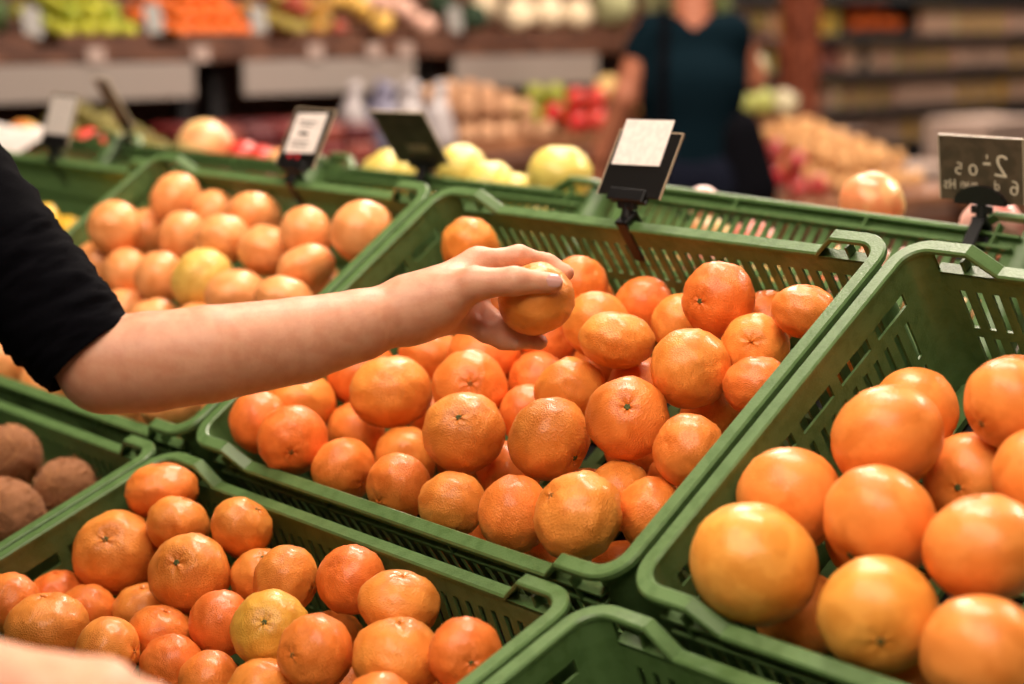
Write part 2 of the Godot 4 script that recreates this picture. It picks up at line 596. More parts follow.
func slots(length: float, pitch: float, width: float, y0: float, y1: float, margin: float) -> Array:
	var n := int((length - 2 * margin - width) / pitch) + 1
	var first := (length - (n - 1) * pitch - width) / 2
	var r := []
	for i in n: r.append(Rect2(first + i * pitch, y0, width, y1 - y0))
	return r

func make_crate() -> Node3D:
	var root := Node3D.new()
	var sh := Shape.new()
	# rim with a lip that turns down on the outside
	var lift := func(x: float, oz: float) -> float:
		if absf(oz) < 0.99: return CRATE_H
		return LOW + (CRATE_H - LOW) * clampf((absf(x) - 0.212) / 0.023, 0.0, 1.0)
	ring(sh, 0.0068, [Vector2(-0.0068, -0.0045), Vector2(0.0048, -0.0045), Vector2(0.0048, -0.006), Vector2(0.0068, -0.006), Vector2(0.0068, -0.0018), Vector2(0.0052, 0.0), Vector2(-0.0052, 0.0), Vector2(-0.0068, -0.0015)], lift)
	part("rim", sh.mesh(), M.green, root)
	# second flange under the rim of each low wall, with upright ribs and the bars below the corner openings
	for s in [-1, 1]:
		sh = Shape.new()
		sh.box(Vector3(-0.268, 0.1147, minf(s * 0.189, s * 0.1995)), Vector3(0.268, 0.1183, maxf(s * 0.189, s * 0.1995)), 0.0006)
		for x in [-0.245, -0.09, 0.09, 0.245]:
			sh.box(Vector3(x - 0.0012, 0.1175, minf(s * 0.190, s * 0.1995)), Vector3(x + 0.0012, 0.132 if absf(x) < 0.2 else 0.142, maxf(s * 0.190, s * 0.1995)))
		for t in [-1, 1]:
			sh.box(Vector3(minf(t * 0.212, t * 0.272), 0.1285, minf(s * 0.1875, s * 0.1985)), Vector3(maxf(t * 0.212, t * 0.272), 0.1315, maxf(s * 0.1875, s * 0.1985)))
		part("flange", sh.mesh(), M.green, root)
	# two walls with low middles, pierced by two ranks of upright slots
	var w := 0.536
	var ends := slots(w, 0.0158, 0.0068, 0.072, 0.113, 0.008)
	ends.append_array(slots(w, 0.0158, 0.0068, 0.024, 0.062, 0.008))
	for s in [1, -1]:
		sh = Shape.new()
		pierced(sh, Vector3(-s * w / 2, 0, s * 0.1875), Vector3(s, 0, 0), Vector3.UP, Vector2(w, LOW - 0.004), 0.0025, ends)
		part("end_wall", sh.mesh(), M.green, root)
	# two high side walls with long openings under the rim
	var l := 0.336
	var sides := slots(l, 0.0158, 0.0062, 0.066, 0.104, 0.008)
	sides.append_array(slots(l, 0.0158, 0.0062, 0.022, 0.056, 0.008))
	sides.append_array(slots(l, 0.055, 0.044, 0.116, 0.1285, 0.004))
	for s in [1, -1]:
		sh = Shape.new()
		pierced(sh, Vector3(s * 0.2875, 0, s * l / 2), Vector3(0, 0, -s), Vector3.UP, Vector2(l, CRATE_H - 0.004), 0.0025, sides)
		part("side_wall", sh.mesh(), M.green, root)
	for q in 4:
		sh = Shape.new()
		var cx: float = [1, -1, -1, 1][q] * 0.268
		var cz: float = [1, 1, -1, -1][q] * 0.168
		for r in [0.0195, 0.022]:
			var rows := []
			for y in [0.0, CRATE_H - 0.004]:
				var row := []
				for s in 9:
					var an: float = (q + (s if r < 0.02 else 8 - s) / 8.0) * PI / 2
					row.append(Vector3(cx + cos(an) * r, y, cz + sin(an) * r))
				rows.append(row)
			sh.sheet(rows)
		part("corner", sh.mesh(), M.green, root)
	sh = Shape.new()
	var floor_holes := []
	for i in 13:
		for j in 8: floor_holes.append(Rect2(0.025 + i * 0.0405, 0.024 + j * 0.0405, 0.026, 0.026))
	pierced(sh, Vector3(-0.285, 0.002, 0.185), Vector3(1, 0, 0), Vector3(0, 0, -1), Vector2(0.57, 0.37), 0.006, floor_holes)
	part("base", sh.mesh(), M.green, root)
	return root

# ---------------------------------------------------------------- price cards
func half_disc(r: float, thick: float, teeth: bool) -> ArrayMesh:
	var sh := Shape.new()
	var n := 22
	var prev := Vector3(r, 0, 0)
	for i in range(1, n + 1):
		var an := PI * i / n
		var rr := r * (0.97 if teeth and i % 2 == 1 else 1.0)
		var p := Vector3(cos(an) * rr, sin(an) * rr * 0.62, 0)
		var t := Vector3(0, 0, thick / 2)
		sh.quad(-t * -1.0, prev + t, p + t, p + t)
		sh.quad(-t, p - t, prev - t, prev - t)
		sh.quad(prev + t, prev - t, p - t, p + t)
		prev = p
	sh.quad(Vector3(-r, 0, thick / 2), Vector3(-r, 0, -thick / 2), Vector3(r, 0, -thick / 2), Vector3(r, 0, thick / 2))
	return sh.mesh()

# stands on the rim point "at"; lean > 0 tips the card away from the photographer's side
func price_card(label: String, at: Vector3, turn: float, lean: float, size: Vector2, face: Material, wide_jaw := false, lift := 0.018, slope := 0.0) -> Node3D:
	var o := thing("price_card", label, "price tag", at, "price cards clipped to the crates")
	o.rotation.y = turn
	var foot := Shape.new()
	foot.box(Vector3(-0.0065, -0.044, 0.0065), Vector3(0.0075, 0.005, 0.010), 0.001)
	foot.box(Vector3(-0.0075, 0.0005, -0.008), Vector3(0.0075, 0.005, 0.010), 0.001)
	foot.box(Vector3(-0.0075, -0.022, -0.0105), Vector3(0.0075, 0.005, -0.0075), 0.001)
	part("clip_foot", foot.mesh(), M.black, o, Transform3D(Basis(Vector3.RIGHT, slope), Vector3.ZERO))
	var b := Basis(Vector3.RIGHT, -lean)
	var top := Vector3(0, lift, 0)
	var neck := Shape.new()
	neck.tube(Vector3(0, 0.003, 0), top + b * Vector3(0, 0.004, 0), 0.0065, 0.0045, 10)
	neck.box(Vector3(-0.011, lift - 0.010, -0.004), Vector3(0.011, lift - 0.002, 0.004), 0.001)
	part("neck", neck.mesh(), M.black, o)
	if wide_jaw:
		part("jaw", half_disc(0.030, 0.004, true), M.black, o, Transform3D(b, top + b * Vector3(0, 0.0, 0.0035)))
		part("jaw", half_disc(0.030, 0.004, true), M.black, o, Transform3D(b, top + b * Vector3(0, 0.0, -0.0035)))
	else:
		var jaw := Shape.new()
		jaw.box(Vector3(-0.024, -0.004, 0.0012), Vector3(0.024, 0.009, 0.005), 0.001)
		jaw.box(Vector3(-0.024, -0.004, -0.005), Vector3(0.024, 0.009, -0.0012), 0.001)
		for i in 12: jaw.box(Vector3(-0.0225 + i * 0.004, -0.002, 0.005), Vector3(-0.0205 + i * 0.004, 0.008, 0.0058))
		part("jaw", jaw.mesh(), M.black, o, Transform3D(b, top))
	var c := Shape.new()
	c.box(Vector3(-size.x / 2, 0.002, -0.0010), Vector3(size.x / 2, 0.002 + size.y, 0.0010), 0.0004)
	part("card", c.mesh(), face, o, Transform3D(b, top))
	var e := Shape.new()   # the bare, pale edge of the plastic sheet
	e.box(Vector3(size.x / 2 - 0.0003, 0.002, -0.0011), Vector3(size.x / 2 + 0.0004, 0.0024 + size.y, 0.0011))
	e.box(Vector3(-size.x / 2 - 0.0006, 0.002, -0.0012), Vector3(-size.x / 2 + 0.0006, 0.0024 + size.y, 0.0012))
	e.box(Vector3(-size.x / 2, 0.0016 + size.y, -0.0012), Vector3(size.x / 2, 0.0027 + size.y, 0.0012))
	part("card_edge", e.mesh(), M.card_edge, o, Transform3D(b, top))
	return o

func on_card(o: Node3D, called: String, lean: float, lift: float, lo: Vector2, hi: Vector2, m: Material, proud := 0.0014, side := 1.0, roll := 0.0) -> void:
	var b := Basis(Vector3.RIGHT, -lean)
	var mid := (lo + hi) / 2
	var s := Shape.new()
	s.box(Vector3(lo.x - mid.x, lo.y - mid.y, 0.0), Vector3(hi.x - mid.x, hi.y - mid.y, 0.0004))
	part(called, s.mesh(), m, o, Transform3D(b * Basis(Vector3(0, 0, 1), roll), Vector3(0, lift, 0) + b * Vector3(mid.x, mid.y, side * proud)))

# ---------------------------------------------------------------- people
func sleeve_mesh(pts: Array, rs: Array, seed_: int) -> ArrayMesh:
	var nz := FastNoiseLite.new()
	nz.seed = seed_
	nz.frequency = 1.0
	var rows := []
	var steps := 64
	var cols := 40
	var prev_x := Vector3.ZERO
	for j in steps + 3:
		var t := clampf(float(j - 2) / steps, 0.0, 1.0) * (pts.size() - 1)
		var i := mini(int(t), pts.size() - 2)
		var f := t - i
		var p: Vector3 = pts[i].lerp(pts[i + 1], f)
		var d: Vector3 = (pts[mini(i + 1, pts.size() - 1)] - pts[maxi(i, 0)]).normalized()
		if i + 2 < pts.size(): d = d.lerp((pts[i + 2] - pts[i + 1]).normalized(), f * 0.5).normalized()
		var r: float = lerpf(rs[i], rs[i + 1], f)
		if j == 0: r -= 0.004
		if j == 1: r -= 0.0015
		var x := prev_x - d * prev_x.dot(d)
		if prev_x == Vector3.ZERO: x = d.cross(Vector3.UP)
		x = x.normalized()
		prev_x = x
		var y := d.cross(x)
		var row := []
		for k in cols:
			var an := TAU * k / cols
			var s := float(j) / steps
			var fold := nz.get_noise_3d(cos(an) * 1.1 + s * 2.0, sin(an) * 1.1, s * 16.0) * 0.0045 * smoothstep(0.0, 0.12, s) + nz.get_noise_3d(cos(an) * 3.0, sin(an) * 3.0, s * 40.0) * 0.0012
			var o := p - d * (0.004 if j == 0 else 0.0)
			if j == 0: o = p + d * 0.006
			row.append(o + (x * cos(an) + y * sin(an)) * (r + fold))
		rows.append(row)
	var sh := Shape.new()
	sh.sheet(rows, true)
	return sh.mesh()

func make_shopper() -> void:
	var J := {
		"elbow": Vector3(-0.0118, 1.1880, 0.2335), "fore1": Vector3(0.0063, 1.1896, 0.2062), "fore2": Vector3(0.0270, 1.1937, 0.1659), "fore3": Vector3(0.0504, 1.1997, 0.0987), "fore4": Vector3(0.0676, 1.2086, 0.0533), "wrist": Vector3(0.0791, 1.2186, 0.0142),
		"th0": Vector3(0.0988, 1.2264, -0.0028), "th1": Vector3(0.1246, 1.2409, -0.0164), "th2": Vector3(0.1500, 1.2441, -0.0371), "th3": Vector3(0.1684, 1.2423, -0.0607),
		"i0": Vector3(0.0957, 1.2511, -0.0449), "i1": Vector3(0.1123, 1.2558, -0.0745), "i2": Vector3(0.1207, 1.2489, -0.0976), "i3": Vector3(0.1356, 1.2424, -0.1051),
		"m0": Vector3(0.0800, 1.2335, -0.0559), "m1": Vector3(0.0854, 1.2303, -0.0860), "m2": Vector3(0.1032, 1.2192, -0.1002), "m3": Vector3(0.1175, 1.2079, -0.1041),
		"r0": Vector3(0.0767, 1.2169, -0.0521), "r1": Vector3(0.1068, 1.2000, -0.0587), "r2": Vector3(0.1203, 1.1903, -0.0729), "r3": Vector3(0.1345, 1.1883, -0.0777),
		"l0": Vector3(0.0856, 1.2065, -0.0362), "l1": Vector3(0.1046, 1.1955, -0.0456), "l2": Vector3(0.1131, 1.1888, -0.0565), "l3": Vector3(0.1219, 1.1867, -0.0629),
		"shoulder": Vector3(-0.1799, 1.4109, 0.3491), "rshoulder": Vector3(0.0870, 1.4764, 0.5817), "relbow": Vector3(0.1096, 1.2142, 0.6607), "rwrist": Vector3(0.3102, 1.1174, 0.5357),
		"ri0": Vector3(0.3615, 1.1174, 0.4770), "ri1": Vector3(0.3799, 1.1082, 0.4585), "ri2": Vector3(0.3912, 1.1010, 0.4476), "ri3": Vector3(0.3997, 1.0938, 0.4399),
		"rl0": Vector3(0.3874, 1.1104, 0.4956), "rl1": Vector3(0.4054, 1.1005, 0.4779), "rl3": Vector3(0.4220, 1.0881, 0.4624), "rm0": Vector3(0.3771, 1.1188, 0.4819), "rm1": Vector3(0.3952, 1.1097, 0.4637), "rm3": Vector3(0.4160, 1.0936, 0.4445),
		"rt0": Vector3(0.3068, 1.1044, 0.4969), "rt1": Vector3(0.3141, 1.1022, 0.4660), "rt3": Vector3(0.3287, 1.0928, 0.4442)}
	for k in ["rwrist", "ri0", "ri1", "ri2", "ri3", "rl0", "rl1", "rl3", "rm0", "rm1", "rm3", "rt0", "rt1", "rt3"]: J[k] += Vector3(0.022, -0.011, -0.026)
	var o := thing("person", "person in black top reaching a bare forearm over the crates, holding a mandarin", "person", Vector3(-0.10, 0, 0.53))
	var rel := T(-o.position)
	var sh := Shape.new()
	# reaching arm and hand
	var f := Flesh.new()
	f.chain([J.shoulder, J.elbow], [0.040, 0.034], 0.02)
	f.chain([J.elbow, J.fore1, J.fore2, J.fore3, J.fore4, J.wrist], [0.0375, 0.0382, 0.0372, 0.0335, 0.0282, 0.0225], 0.003)
	f.bone(J.wrist + Vector3(0.002, 0.006, -0.002), J.i0, 0.0195, 0.0115, 0.014)
	f.bone(J.wrist, J.m0, 0.020, 0.0125, 0.014)
	f.bone(J.wrist + Vector3(0.0, -0.004, 0.0), J.r0, 0.019, 0.012, 0.014)
	f.bone(J.wrist + Vector3(0.0, -0.008, 0.0), J.l0, 0.0165, 0.0115, 0.014)
	f.bone(J.i0, J.m0, 0.0105, 0.0115, 0.008)
	f.bone(J.m0, J.r0, 0.0115, 0.011, 0.008)
	f.bone(J.r0, J.l0, 0.011, 0.0105, 0.008)
	f.chain([J.wrist + Vector3(0.006, 0.0, -0.004), J.th0, J.th1], [0.018, 0.0185, 0.0135], 0.016)
	f.bone(J.th0, J.i0, 0.012, 0.009, 0.014)
	f.chain([J.th1, J.th2, J.th3], [0.0130, 0.0108, 0.0082], 0.006)
	f.chain([J.i0, J.i1, J.i2, J.i3], [0.0112, 0.0095, 0.0082, 0.0070], 0.005)
	f.chain([J.m0, J.m1, J.m2, J.m3], [0.0112, 0.0095, 0.0085, 0.0072], 0.005)
	f.chain([J.r0, J.r1, J.r2, J.r3], [0.0108, 0.0090, 0.0080, 0.0068], 0.005)
	f.chain([J.l0, J.l1, J.l2, J.l3], [0.0098, 0.0078, 0.0070, 0.0060], 0.004)
	f.into(sh, 0.0035)
	# the other hand, low in the foreground
	var g := Flesh.new()
	g.chain([J.rshoulder, J.relbow, J.relbow.lerp(J.rwrist, 0.4), J.rwrist], [0.040, 0.034, 0.035, 0.023], 0.02)
	for q in [["ri0", 0.0115], ["rm0", 0.012], ["rl0", 0.0115]]: g.bone(J.rwrist, J[q[0]], 0.019, q[1], 0.016)
	g.bone(J.ri0, J.rl0, 0.0105, 0.0105, 0.01)
	g.chain([J.rwrist, J.rt0, J.rt1, J.rt3], [0.017, 0.016, 0.0105, 0.0075], 0.012)
	g.chain([J.ri0, J.ri1, J.ri2, J.ri3], [0.0105, 0.0090, 0.0080, 0.0068], 0.004)
	g.chain([J.rm0, J.rm1, J.rm3], [0.0108, 0.0092, 0.0070], 0.004)
	var mid: Vector3 = J.rm0.lerp(J.rl0, 0.55)
	g.chain([mid, mid + (J.rm1 - J.rm0) * 0.95, mid + (J.rm3 - J.rm0) * 0.92], [0.0102, 0.0088, 0.0068], 0.003)
	g.chain([J.rl0 + Vector3(0.006, -0.004, 0.008), J.rl1 + Vector3(0.006, -0.004, 0.008), J.rl3], [0.0095, 0.0075, 0.0060], 0.003)
	g.into(sh, 0.005)
	# head and neck
	var ahead := Vector3(0.658, 0, -0.753)
	var neck: Vector3 = (J.shoulder + J.rshoulder) / 2 + Vector3(-0.02, 0.04, 0.02)
	var head := neck + Vector3(0, 0.17, 0) + ahead * 0.03
	var hd := Flesh.new()
	hd.bone(neck - Vector3(0, 0.1, 0), head, 0.055, 0.055, 0.03)
	hd.bone(head + Vector3(0, 0.05, 0) - ahead * 0.02, head + ahead * 0.02 + Vector3(0, -0.03, 0), 0.085, 0.065, 0.03)
	hd.bone(head + ahead * 0.055 + Vector3(0, -0.055, 0), head + ahead * 0.06 + Vector3(0, -0.065, 0), 0.03, 0.025, 0.03)
	hd.bone(head + ahead * 0.078 + Vector3(0, 0.015, 0), head + ahead * 0.090 + Vector3(0, -0.012, 0), 0.008, 0.011, 0.012)
	var side := ahead.cross(Vector3.UP)
	for s in [-1, 1]:
		hd.bone(head + side * s * 0.078 + Vector3(0, 0.02, 0), head + side * s * 0.076 + Vector3(0, -0.02, 0), 0.012, 0.009, 0.006)
		hd.bone(head + side * s * 0.03 + ahead * 0.083 + Vector3(0, 0.02, 0), head + side * s * 0.034 + ahead * 0.083 + Vector3(0, 0.02, 0), 0.012, 0.012, 0.008)
	hd.bone(head + ahead * 0.083 + side * 0.018 + Vector3(0, -0.045, 0), head + ahead * 0.083 - side * 0.018 + Vector3(0, -0.045, 0), 0.009, 0.009, 0.008)
	hd.into(sh, 0.008)
	part("body", sh.mesh(), M.skin, o, rel)
	# nail of the thumb
	var nd: Vector3 = (J.th3 - J.th2).normalized()
	var to_cam := Vector3(0.60, 0.42, 0.68)
	to_cam = (to_cam - nd * to_cam.dot(nd)).normalized()
	var ns := Shape.new()
	var nrows := []
	var nside := nd.cross(to_cam).normalized()
	for j in 7:
		var row := []
		for i in 9:
			var u := (i / 8.0 - 0.5) * 1.7
			var wv := j / 6.0
			var wid := 0.80 * sqrt(maxf(0.0, 1.0 - pow(absf(wv * 2.0 - 1.0), 3.0)))
			row.append(J.th3 + nd * (-0.0065 + wv * 0.0135) + (to_cam * cos(u * wid) + nside * sin(u * wid)) * (0.0089 - 0.0012 * wv))
		nrows.append(row)
	ns.sheet(nrows)
	part("thumbnail", ns.mesh(), M.nail, o, rel).set_meta("label", "glossy thumbnail")
	# clothes and hair
	part("sleeve", sleeve_mesh([Vector3(-0.0193, 1.1943, 0.2418), Vector3(-0.0366, 1.2156, 0.2526), Vector3(-0.0617, 1.2465, 0.2680), Vector3(-0.0805, 1.2734, 0.2819), Vector3(-0.1323, 1.3403, 0.3146), J.shoulder], [0.0405, 0.0445, 0.047, 0.048, 0.052, 0.058], 4), M.sleeve, o, rel)
	part("sleeve", sleeve_mesh([J.relbow, J.relbow.lerp(J.rshoulder, 0.5), J.rshoulder], [0.042, 0.05, 0.058], 7), M.sleeve, o, rel)
	var ts := Flesh.new()
	var chest: Vector3 = (J.shoulder + J.rshoulder) / 2 + Vector3(-0.01, -0.12, 0.02)
	var hip := Vector3(-0.10, 0.98, 0.54)
	ts.bone(J.shoulder, J.rshoulder, 0.062, 0.062, 0.05)
	ts.bone(chest + side * 0.07, chest - side * 0.07, 0.10, 0.10, 0.06)
	ts.bone(chest, hip + Vector3(0, 0.1, 0), 0.115, 0.105, 0.06)
	ts.bone(hip + side * 0.06, hip - side * 0.06, 0.115, 0.115, 0.06)
	var tsh := Shape.new()
	ts.into(tsh, 0.014)
	part("shirt", tsh.mesh(), M.sleeve, o, rel)
	var tr := Flesh.new()
	for s in [-1, 1]:
		var h2: Vector3 = hip + side * s * 0.085 + Vector3(0, -0.04, 0)
		tr.chain([h2, Vector3(h2.x, 0.5, h2.z + 0.01), Vector3(h2.x, 0.09, h2.z + 0.02)], [0.105, 0.065, 0.052], 0.04)
	var trs := Shape.new()
	tr.into(trs, 0.016)
	part("trousers", trs.mesh(), M.trousers, o, rel)
	for s in [-1, 1]:
		var fl := Flesh.new()
		var an: Vector3 = Vector3(hip.x, 0.045, hip.z + 0.02) + side * s * 0.085
		fl.bone(an - ahead * 0.05, an + ahead * 0.13, 0.045, 0.04, 0.02)
		var fs := Shape.new()
		fl.into(fs, 0.012)
		part("shoe", fs.mesh(), M.black, o, rel)
	var hr := Flesh.new()
	hr.bone(head + Vector3(0, 0.065, 0) - ahead * 0.035, head + Vector3(0, 0.04, 0) - ahead * 0.04, 0.095, 0.095, 0.03)
	hr.bone(head - ahead * 0.06, head - ahead * 0.10 + Vector3(0, -0.26, 0), 0.07, 0.05, 0.04)
	var hs := Shape.new()
	hr.into(hs, 0.012)
	part("hair", hs.mesh(), M.hair, o, rel)

func make_clerk() -> void:
	var at := Vector3(-2.42, 0, -2.98)
	var ahead := Vector3(-0.753, 0, -0.658)
	var r := Vector3(0.658, 0, -0.753)
	var o := thing("person", "person in dark teal t-shirt seen from behind at the far produce stand", "person", at)
	var P := func(x: float, y: float, z: float) -> Vector3: return r * x + Vector3(0, y, 0) + ahead * z
	var sh := Shape.new()
	var f := Flesh.new()
	f.chain([P.call(-0.13, 1.40, 0), P.call(-0.195, 1.21, -0.02), P.call(-0.262, 1.04, 0.02)], [0.046, 0.040, 0.028], 0.02)
	f.chain([P.call(-0.262, 1.04, 0.02), P.call(-0.275, 0.97, 0.05)], [0.026, 0.036], 0.02)
	for k in 4: f.chain([P.call(-0.275 - 0.004 * k, 0.96, 0.03 + 0.018 * k), P.call(-0.282, 0.90, 0.045 + 0.018 * k), P.call(-0.275, 0.86 + 0.006 * absf(k - 1.5), 0.06 + 0.017 * k)], [0.012, 0.0095, 0.0075], 0.006)
	f.chain([P.call(-0.265, 0.97, 0.08), P.call(-0.255, 0.92, 0.11)], [0.014, 0.009], 0.01)
	f.chain([P.call(0.12, 1.40, 0), P.call(0.185, 1.26, 0.06), P.call(0.17, 1.27, 0.30)], [0.046, 0.040, 0.028], 0.02)
	f.chain([P.call(0.17, 1.27, 0.30), P.call(0.15, 1.26, 0.40)], [0.026, 0.034], 0.02)
	for k in 4: f.chain([P.call(0.125 + 0.018 * k, 1.26, 0.42), P.call(0.125 + 0.018 * k, 1.25, 0.48), P.call(0.125 + 0.018 * k, 1.22, 0.515 - 0.006 * absf(k - 1.5))], [0.012, 0.0095, 0.0075], 0.006)
	f.chain([P.call(0.12, 1.25, 0.38), P.call(0.10, 1.23, 0.43)], [0.014, 0.009], 0.01)
	f.bone(P.call(0, 1.40, 0.0), P.call(0, 1.60, 0.03), 0.058, 0.055, 0.03)
	f.bone(P.call(0, 1.70, 0.0), P.call(0, 1.62, 0.05), 0.09, 0.065, 0.04)
	f.bone(P.call(0, 1.66, 0.115), P.call(0, 1.64, 0.13), 0.009, 0.012, 0.012)
	for s in [-1, 1]: f.bone(P.call(0.085 * s, 1.68, 0.02), P.call(0.083 * s, 1.64, 0.02), 0.014, 0.010, 0.006)
	f.into(sh, 0.009)
	part("body", sh.mesh(), M.skin_tan, o)
	var t := Flesh.new()
	t.bone(P.call(-0.105, 1.39, 0), P.call(0.105, 1.39, 0), 0.060, 0.060, 0.05)
	t.bone(P.call(-0.055, 1.25, 0), P.call(0.055, 1.25, 0), 0.10, 0.10, 0.06)
	t.bone(P.call(-0.045, 1.25, 0), P.call(-0.045, 0.98, 0), 0.095, 0.095, 0.06)
	t.bone(P.call(0.045, 1.25, 0), P.call(0.045, 0.98, 0), 0.095, 0.095, 0.06)
	t.chain([P.call(-0.115, 1.395, 0), P.call(-0.150, 1.34, -0.004)], [0.056, 0.054], 0.03)
	t.chain([P.call(0.115, 1.395, 0), P.call(0.138, 1.31, 0.05)], [0.056, 0.052], 0.03)
	var s1 := Shape.new()
	t.into(s1, 0.012)
	part("shirt", s1.mesh(), M.teal, o)
	var tr := Flesh.new()
	tr.bone(P.call(-0.07, 0.97, 0), P.call(0.07, 0.97, 0), 0.115, 0.115, 0.05)
	for s in [-1, 1]: tr.chain([P.call(0.09 * s, 0.92, 0), P.call(0.10 * s, 0.5, 0.02), P.call(0.10 * s, 0.08, 0)], [0.10, 0.07, 0.055], 0.04)
	var s2 := Shape.new()
	tr.into(s2, 0.014)
	part("trousers", s2.mesh(), M.trousers, o)
	var ap := Flesh.new()   # apron tails and strap
	ap.bone(P.call(-0.085, 1.47, -0.05), P.call(-0.095, 1.30, -0.115), 0.014, 0.014, 0.01)
	ap.bone(P.call(-0.095, 1.30, -0.115), P.call(-0.09, 0.98, -0.112), 0.014, 0.014, 0.01)
	var s3 := Shape.new()
	ap.into(s3, 0.008)
	part("strap", s3.mesh(), M.sleeve, o)
	var bg := Flesh.new()
	bg.bone(P.call(0.13, 1.10, -0.02), P.call(0.16, 0.94, -0.02), 0.08, 0.10, 0.05)
	var s4 := Shape.new()
	bg.into(s4, 0.014)
	part("waist_bag", s4.mesh(), M.sleeve, o)
	for s in [-1, 1]:
		var fl := Flesh.new()
		fl.bone(P.call(0.10 * s, 0.045, -0.05), P.call(0.11 * s, 0.04, 0.16), 0.045, 0.038, 0.02)
		var fs := Shape.new()
		fl.into(fs, 0.012)
		part("shoe", fs.mesh(), M.black, o)
	var hr := Flesh.new()
	hr.bone(P.call(0, 1.725, -0.01), P.call(0, 1.69, -0.02), 0.098, 0.096, 0.03)
	var hs := Shape.new()
	hr.into(hs, 0.012)
	part("hair", hs.mesh(), M.hair, o)

# ---------------------------------------------------------------- far produce
func lumps(seed_: int, lump: float) -> ArrayMesh:
	return fruit_mesh(seed_, lump, 0.0, 16, 10)

# loose heap of separate fruit: rows across x, columns along z, piled higher towards the middle
func heap(called: String, label: String, category: String, group: String, lo: Vector3, hi: Vector3, r: float, meshes: Array, mats: Array, squash := 0.95, layers := 2, gap := 2.12) -> void:
	var nz := maxi(1, int((hi.z - lo.z) / (r * gap)))
	var nx := maxi(1, int((hi.x - lo.x) / (r * gap)))
	for l in layers:
		for i in maxi(1, nx - l):
			for j in maxi(1, nz - l):
				var x: float = lo.x + (hi.x - lo.x) * (i + 0.5 + l * 0.5) / nx + rng.randf_range(-0.03, 0.03) * r
				var z: float = lo.z + (hi.z - lo.z) * (j + 0.5 + l * 0.5) / nz + rng.randf_range(-0.03, 0.03) * r
				var w := (z - (lo.z + hi.z) * 0.5) / (hi.z - lo.z) * 2.0
				var rise := (hi.x - x) * 0.30 * (1.0 - 0.6 * w * w)   # heaped against the back, highest in the middle
				var y: float = lo.y + r * 0.9 + l * r * gap * 0.74 + rise + rng.randf_range(-0.03, 0.03) * r
				var b := upright(Vector3(rng.randf_range(-1, 1), rng.randf_range(0.2, 1), rng.randf_range(-1, 1)), rng.randf() * TAU).scaled_local(Vector3(1, squash, 1) * r * rng.randf_range(0.93, 1.0) / maxf(1.0, squash))
				single(called, meshes[rng.randi() % meshes.size()], mats[rng.randi() % mats.size()], Transform3D(b, Vector3(x, y, z)), label, category, group)

func tray(called: String, label: String, lo: Vector3, hi: Vector3, m: Material, group := "") -> void:
	var o := thing(called, label, "box", Vector3((lo.x + hi.x) / 2, lo.y, (lo.z + hi.z) / 2), group)
	var sx := (hi.x - lo.x) / 2
	var sz := (hi.z - lo.z) / 2
	var h := hi.y - lo.y
	var s := Shape.new()
	s.box(Vector3(-sx, 0.001, -sz), Vector3(sx, 0.008, sz))
	part("bottom", s.mesh(), m, o)
	for q in [[Vector3(sx - 0.01, 0.008, -sz), Vector3(sx, h, sz)], [Vector3(-sx, 0.008, -sz), Vector3(-sx + 0.01, h * 1.3, sz)], [Vector3(-sx + 0.01, 0.008, sz - 0.01), Vector3(sx - 0.01, h, sz)], [Vector3(-sx + 0.01, 0.008, -sz), Vector3(sx - 0.01, h, -sz + 0.01)]]:
		s = Shape.new()
		s.box(q[0], q[1], 0.001)
		part("side", s.mesh(), m, o)

func lamp_panel(at: Vector3, size: Vector2, energy: float, label: String, group: String, shown := 5.0) -> void:
	var o := thing("ceiling_lamp", label, "lamp", at, group)
	var s := Shape.new()
	s.box(Vector3(-size.x / 2 - 0.02, 0.0, -size.y / 2 - 0.02), Vector3(size.x / 2 + 0.02, 0.06, size.y / 2 + 0.02), 0.004)
	part("housing", s.mesh(), M.steel, o)
	s = Shape.new()
	s.box(Vector3(-size.x / 2, -0.006, -size.y / 2), Vector3(size.x / 2, -0.0005, size.y / 2))
	part("lamp_diffuser", s.mesh(), M.lamp, o)
	for q in [-1, 1]:
		s = Shape.new()
		s.tube(Vector3(q * size.x * 0.4, 0.06, 0), Vector3(q * size.x * 0.4, 3.4 - at.y, 0), 0.004, 0.004, 6)
		part("cord", s.mesh(), M.black, o)
	var l := AreaLight3D.new()
	l.name = "lamp_light"
	l.area_size = size
	l.area_normalize_energy = true
	l.light_energy = energy
	l.light_color = Color(1.0, 0.925, 0.86)
	l.shadow_enabled = true
	l.position = Vector3(0, -0.012, 0)
	l.rotation.x = -PI / 2
	l.set("area_range", 20.0)
	o.add_child(l, true)

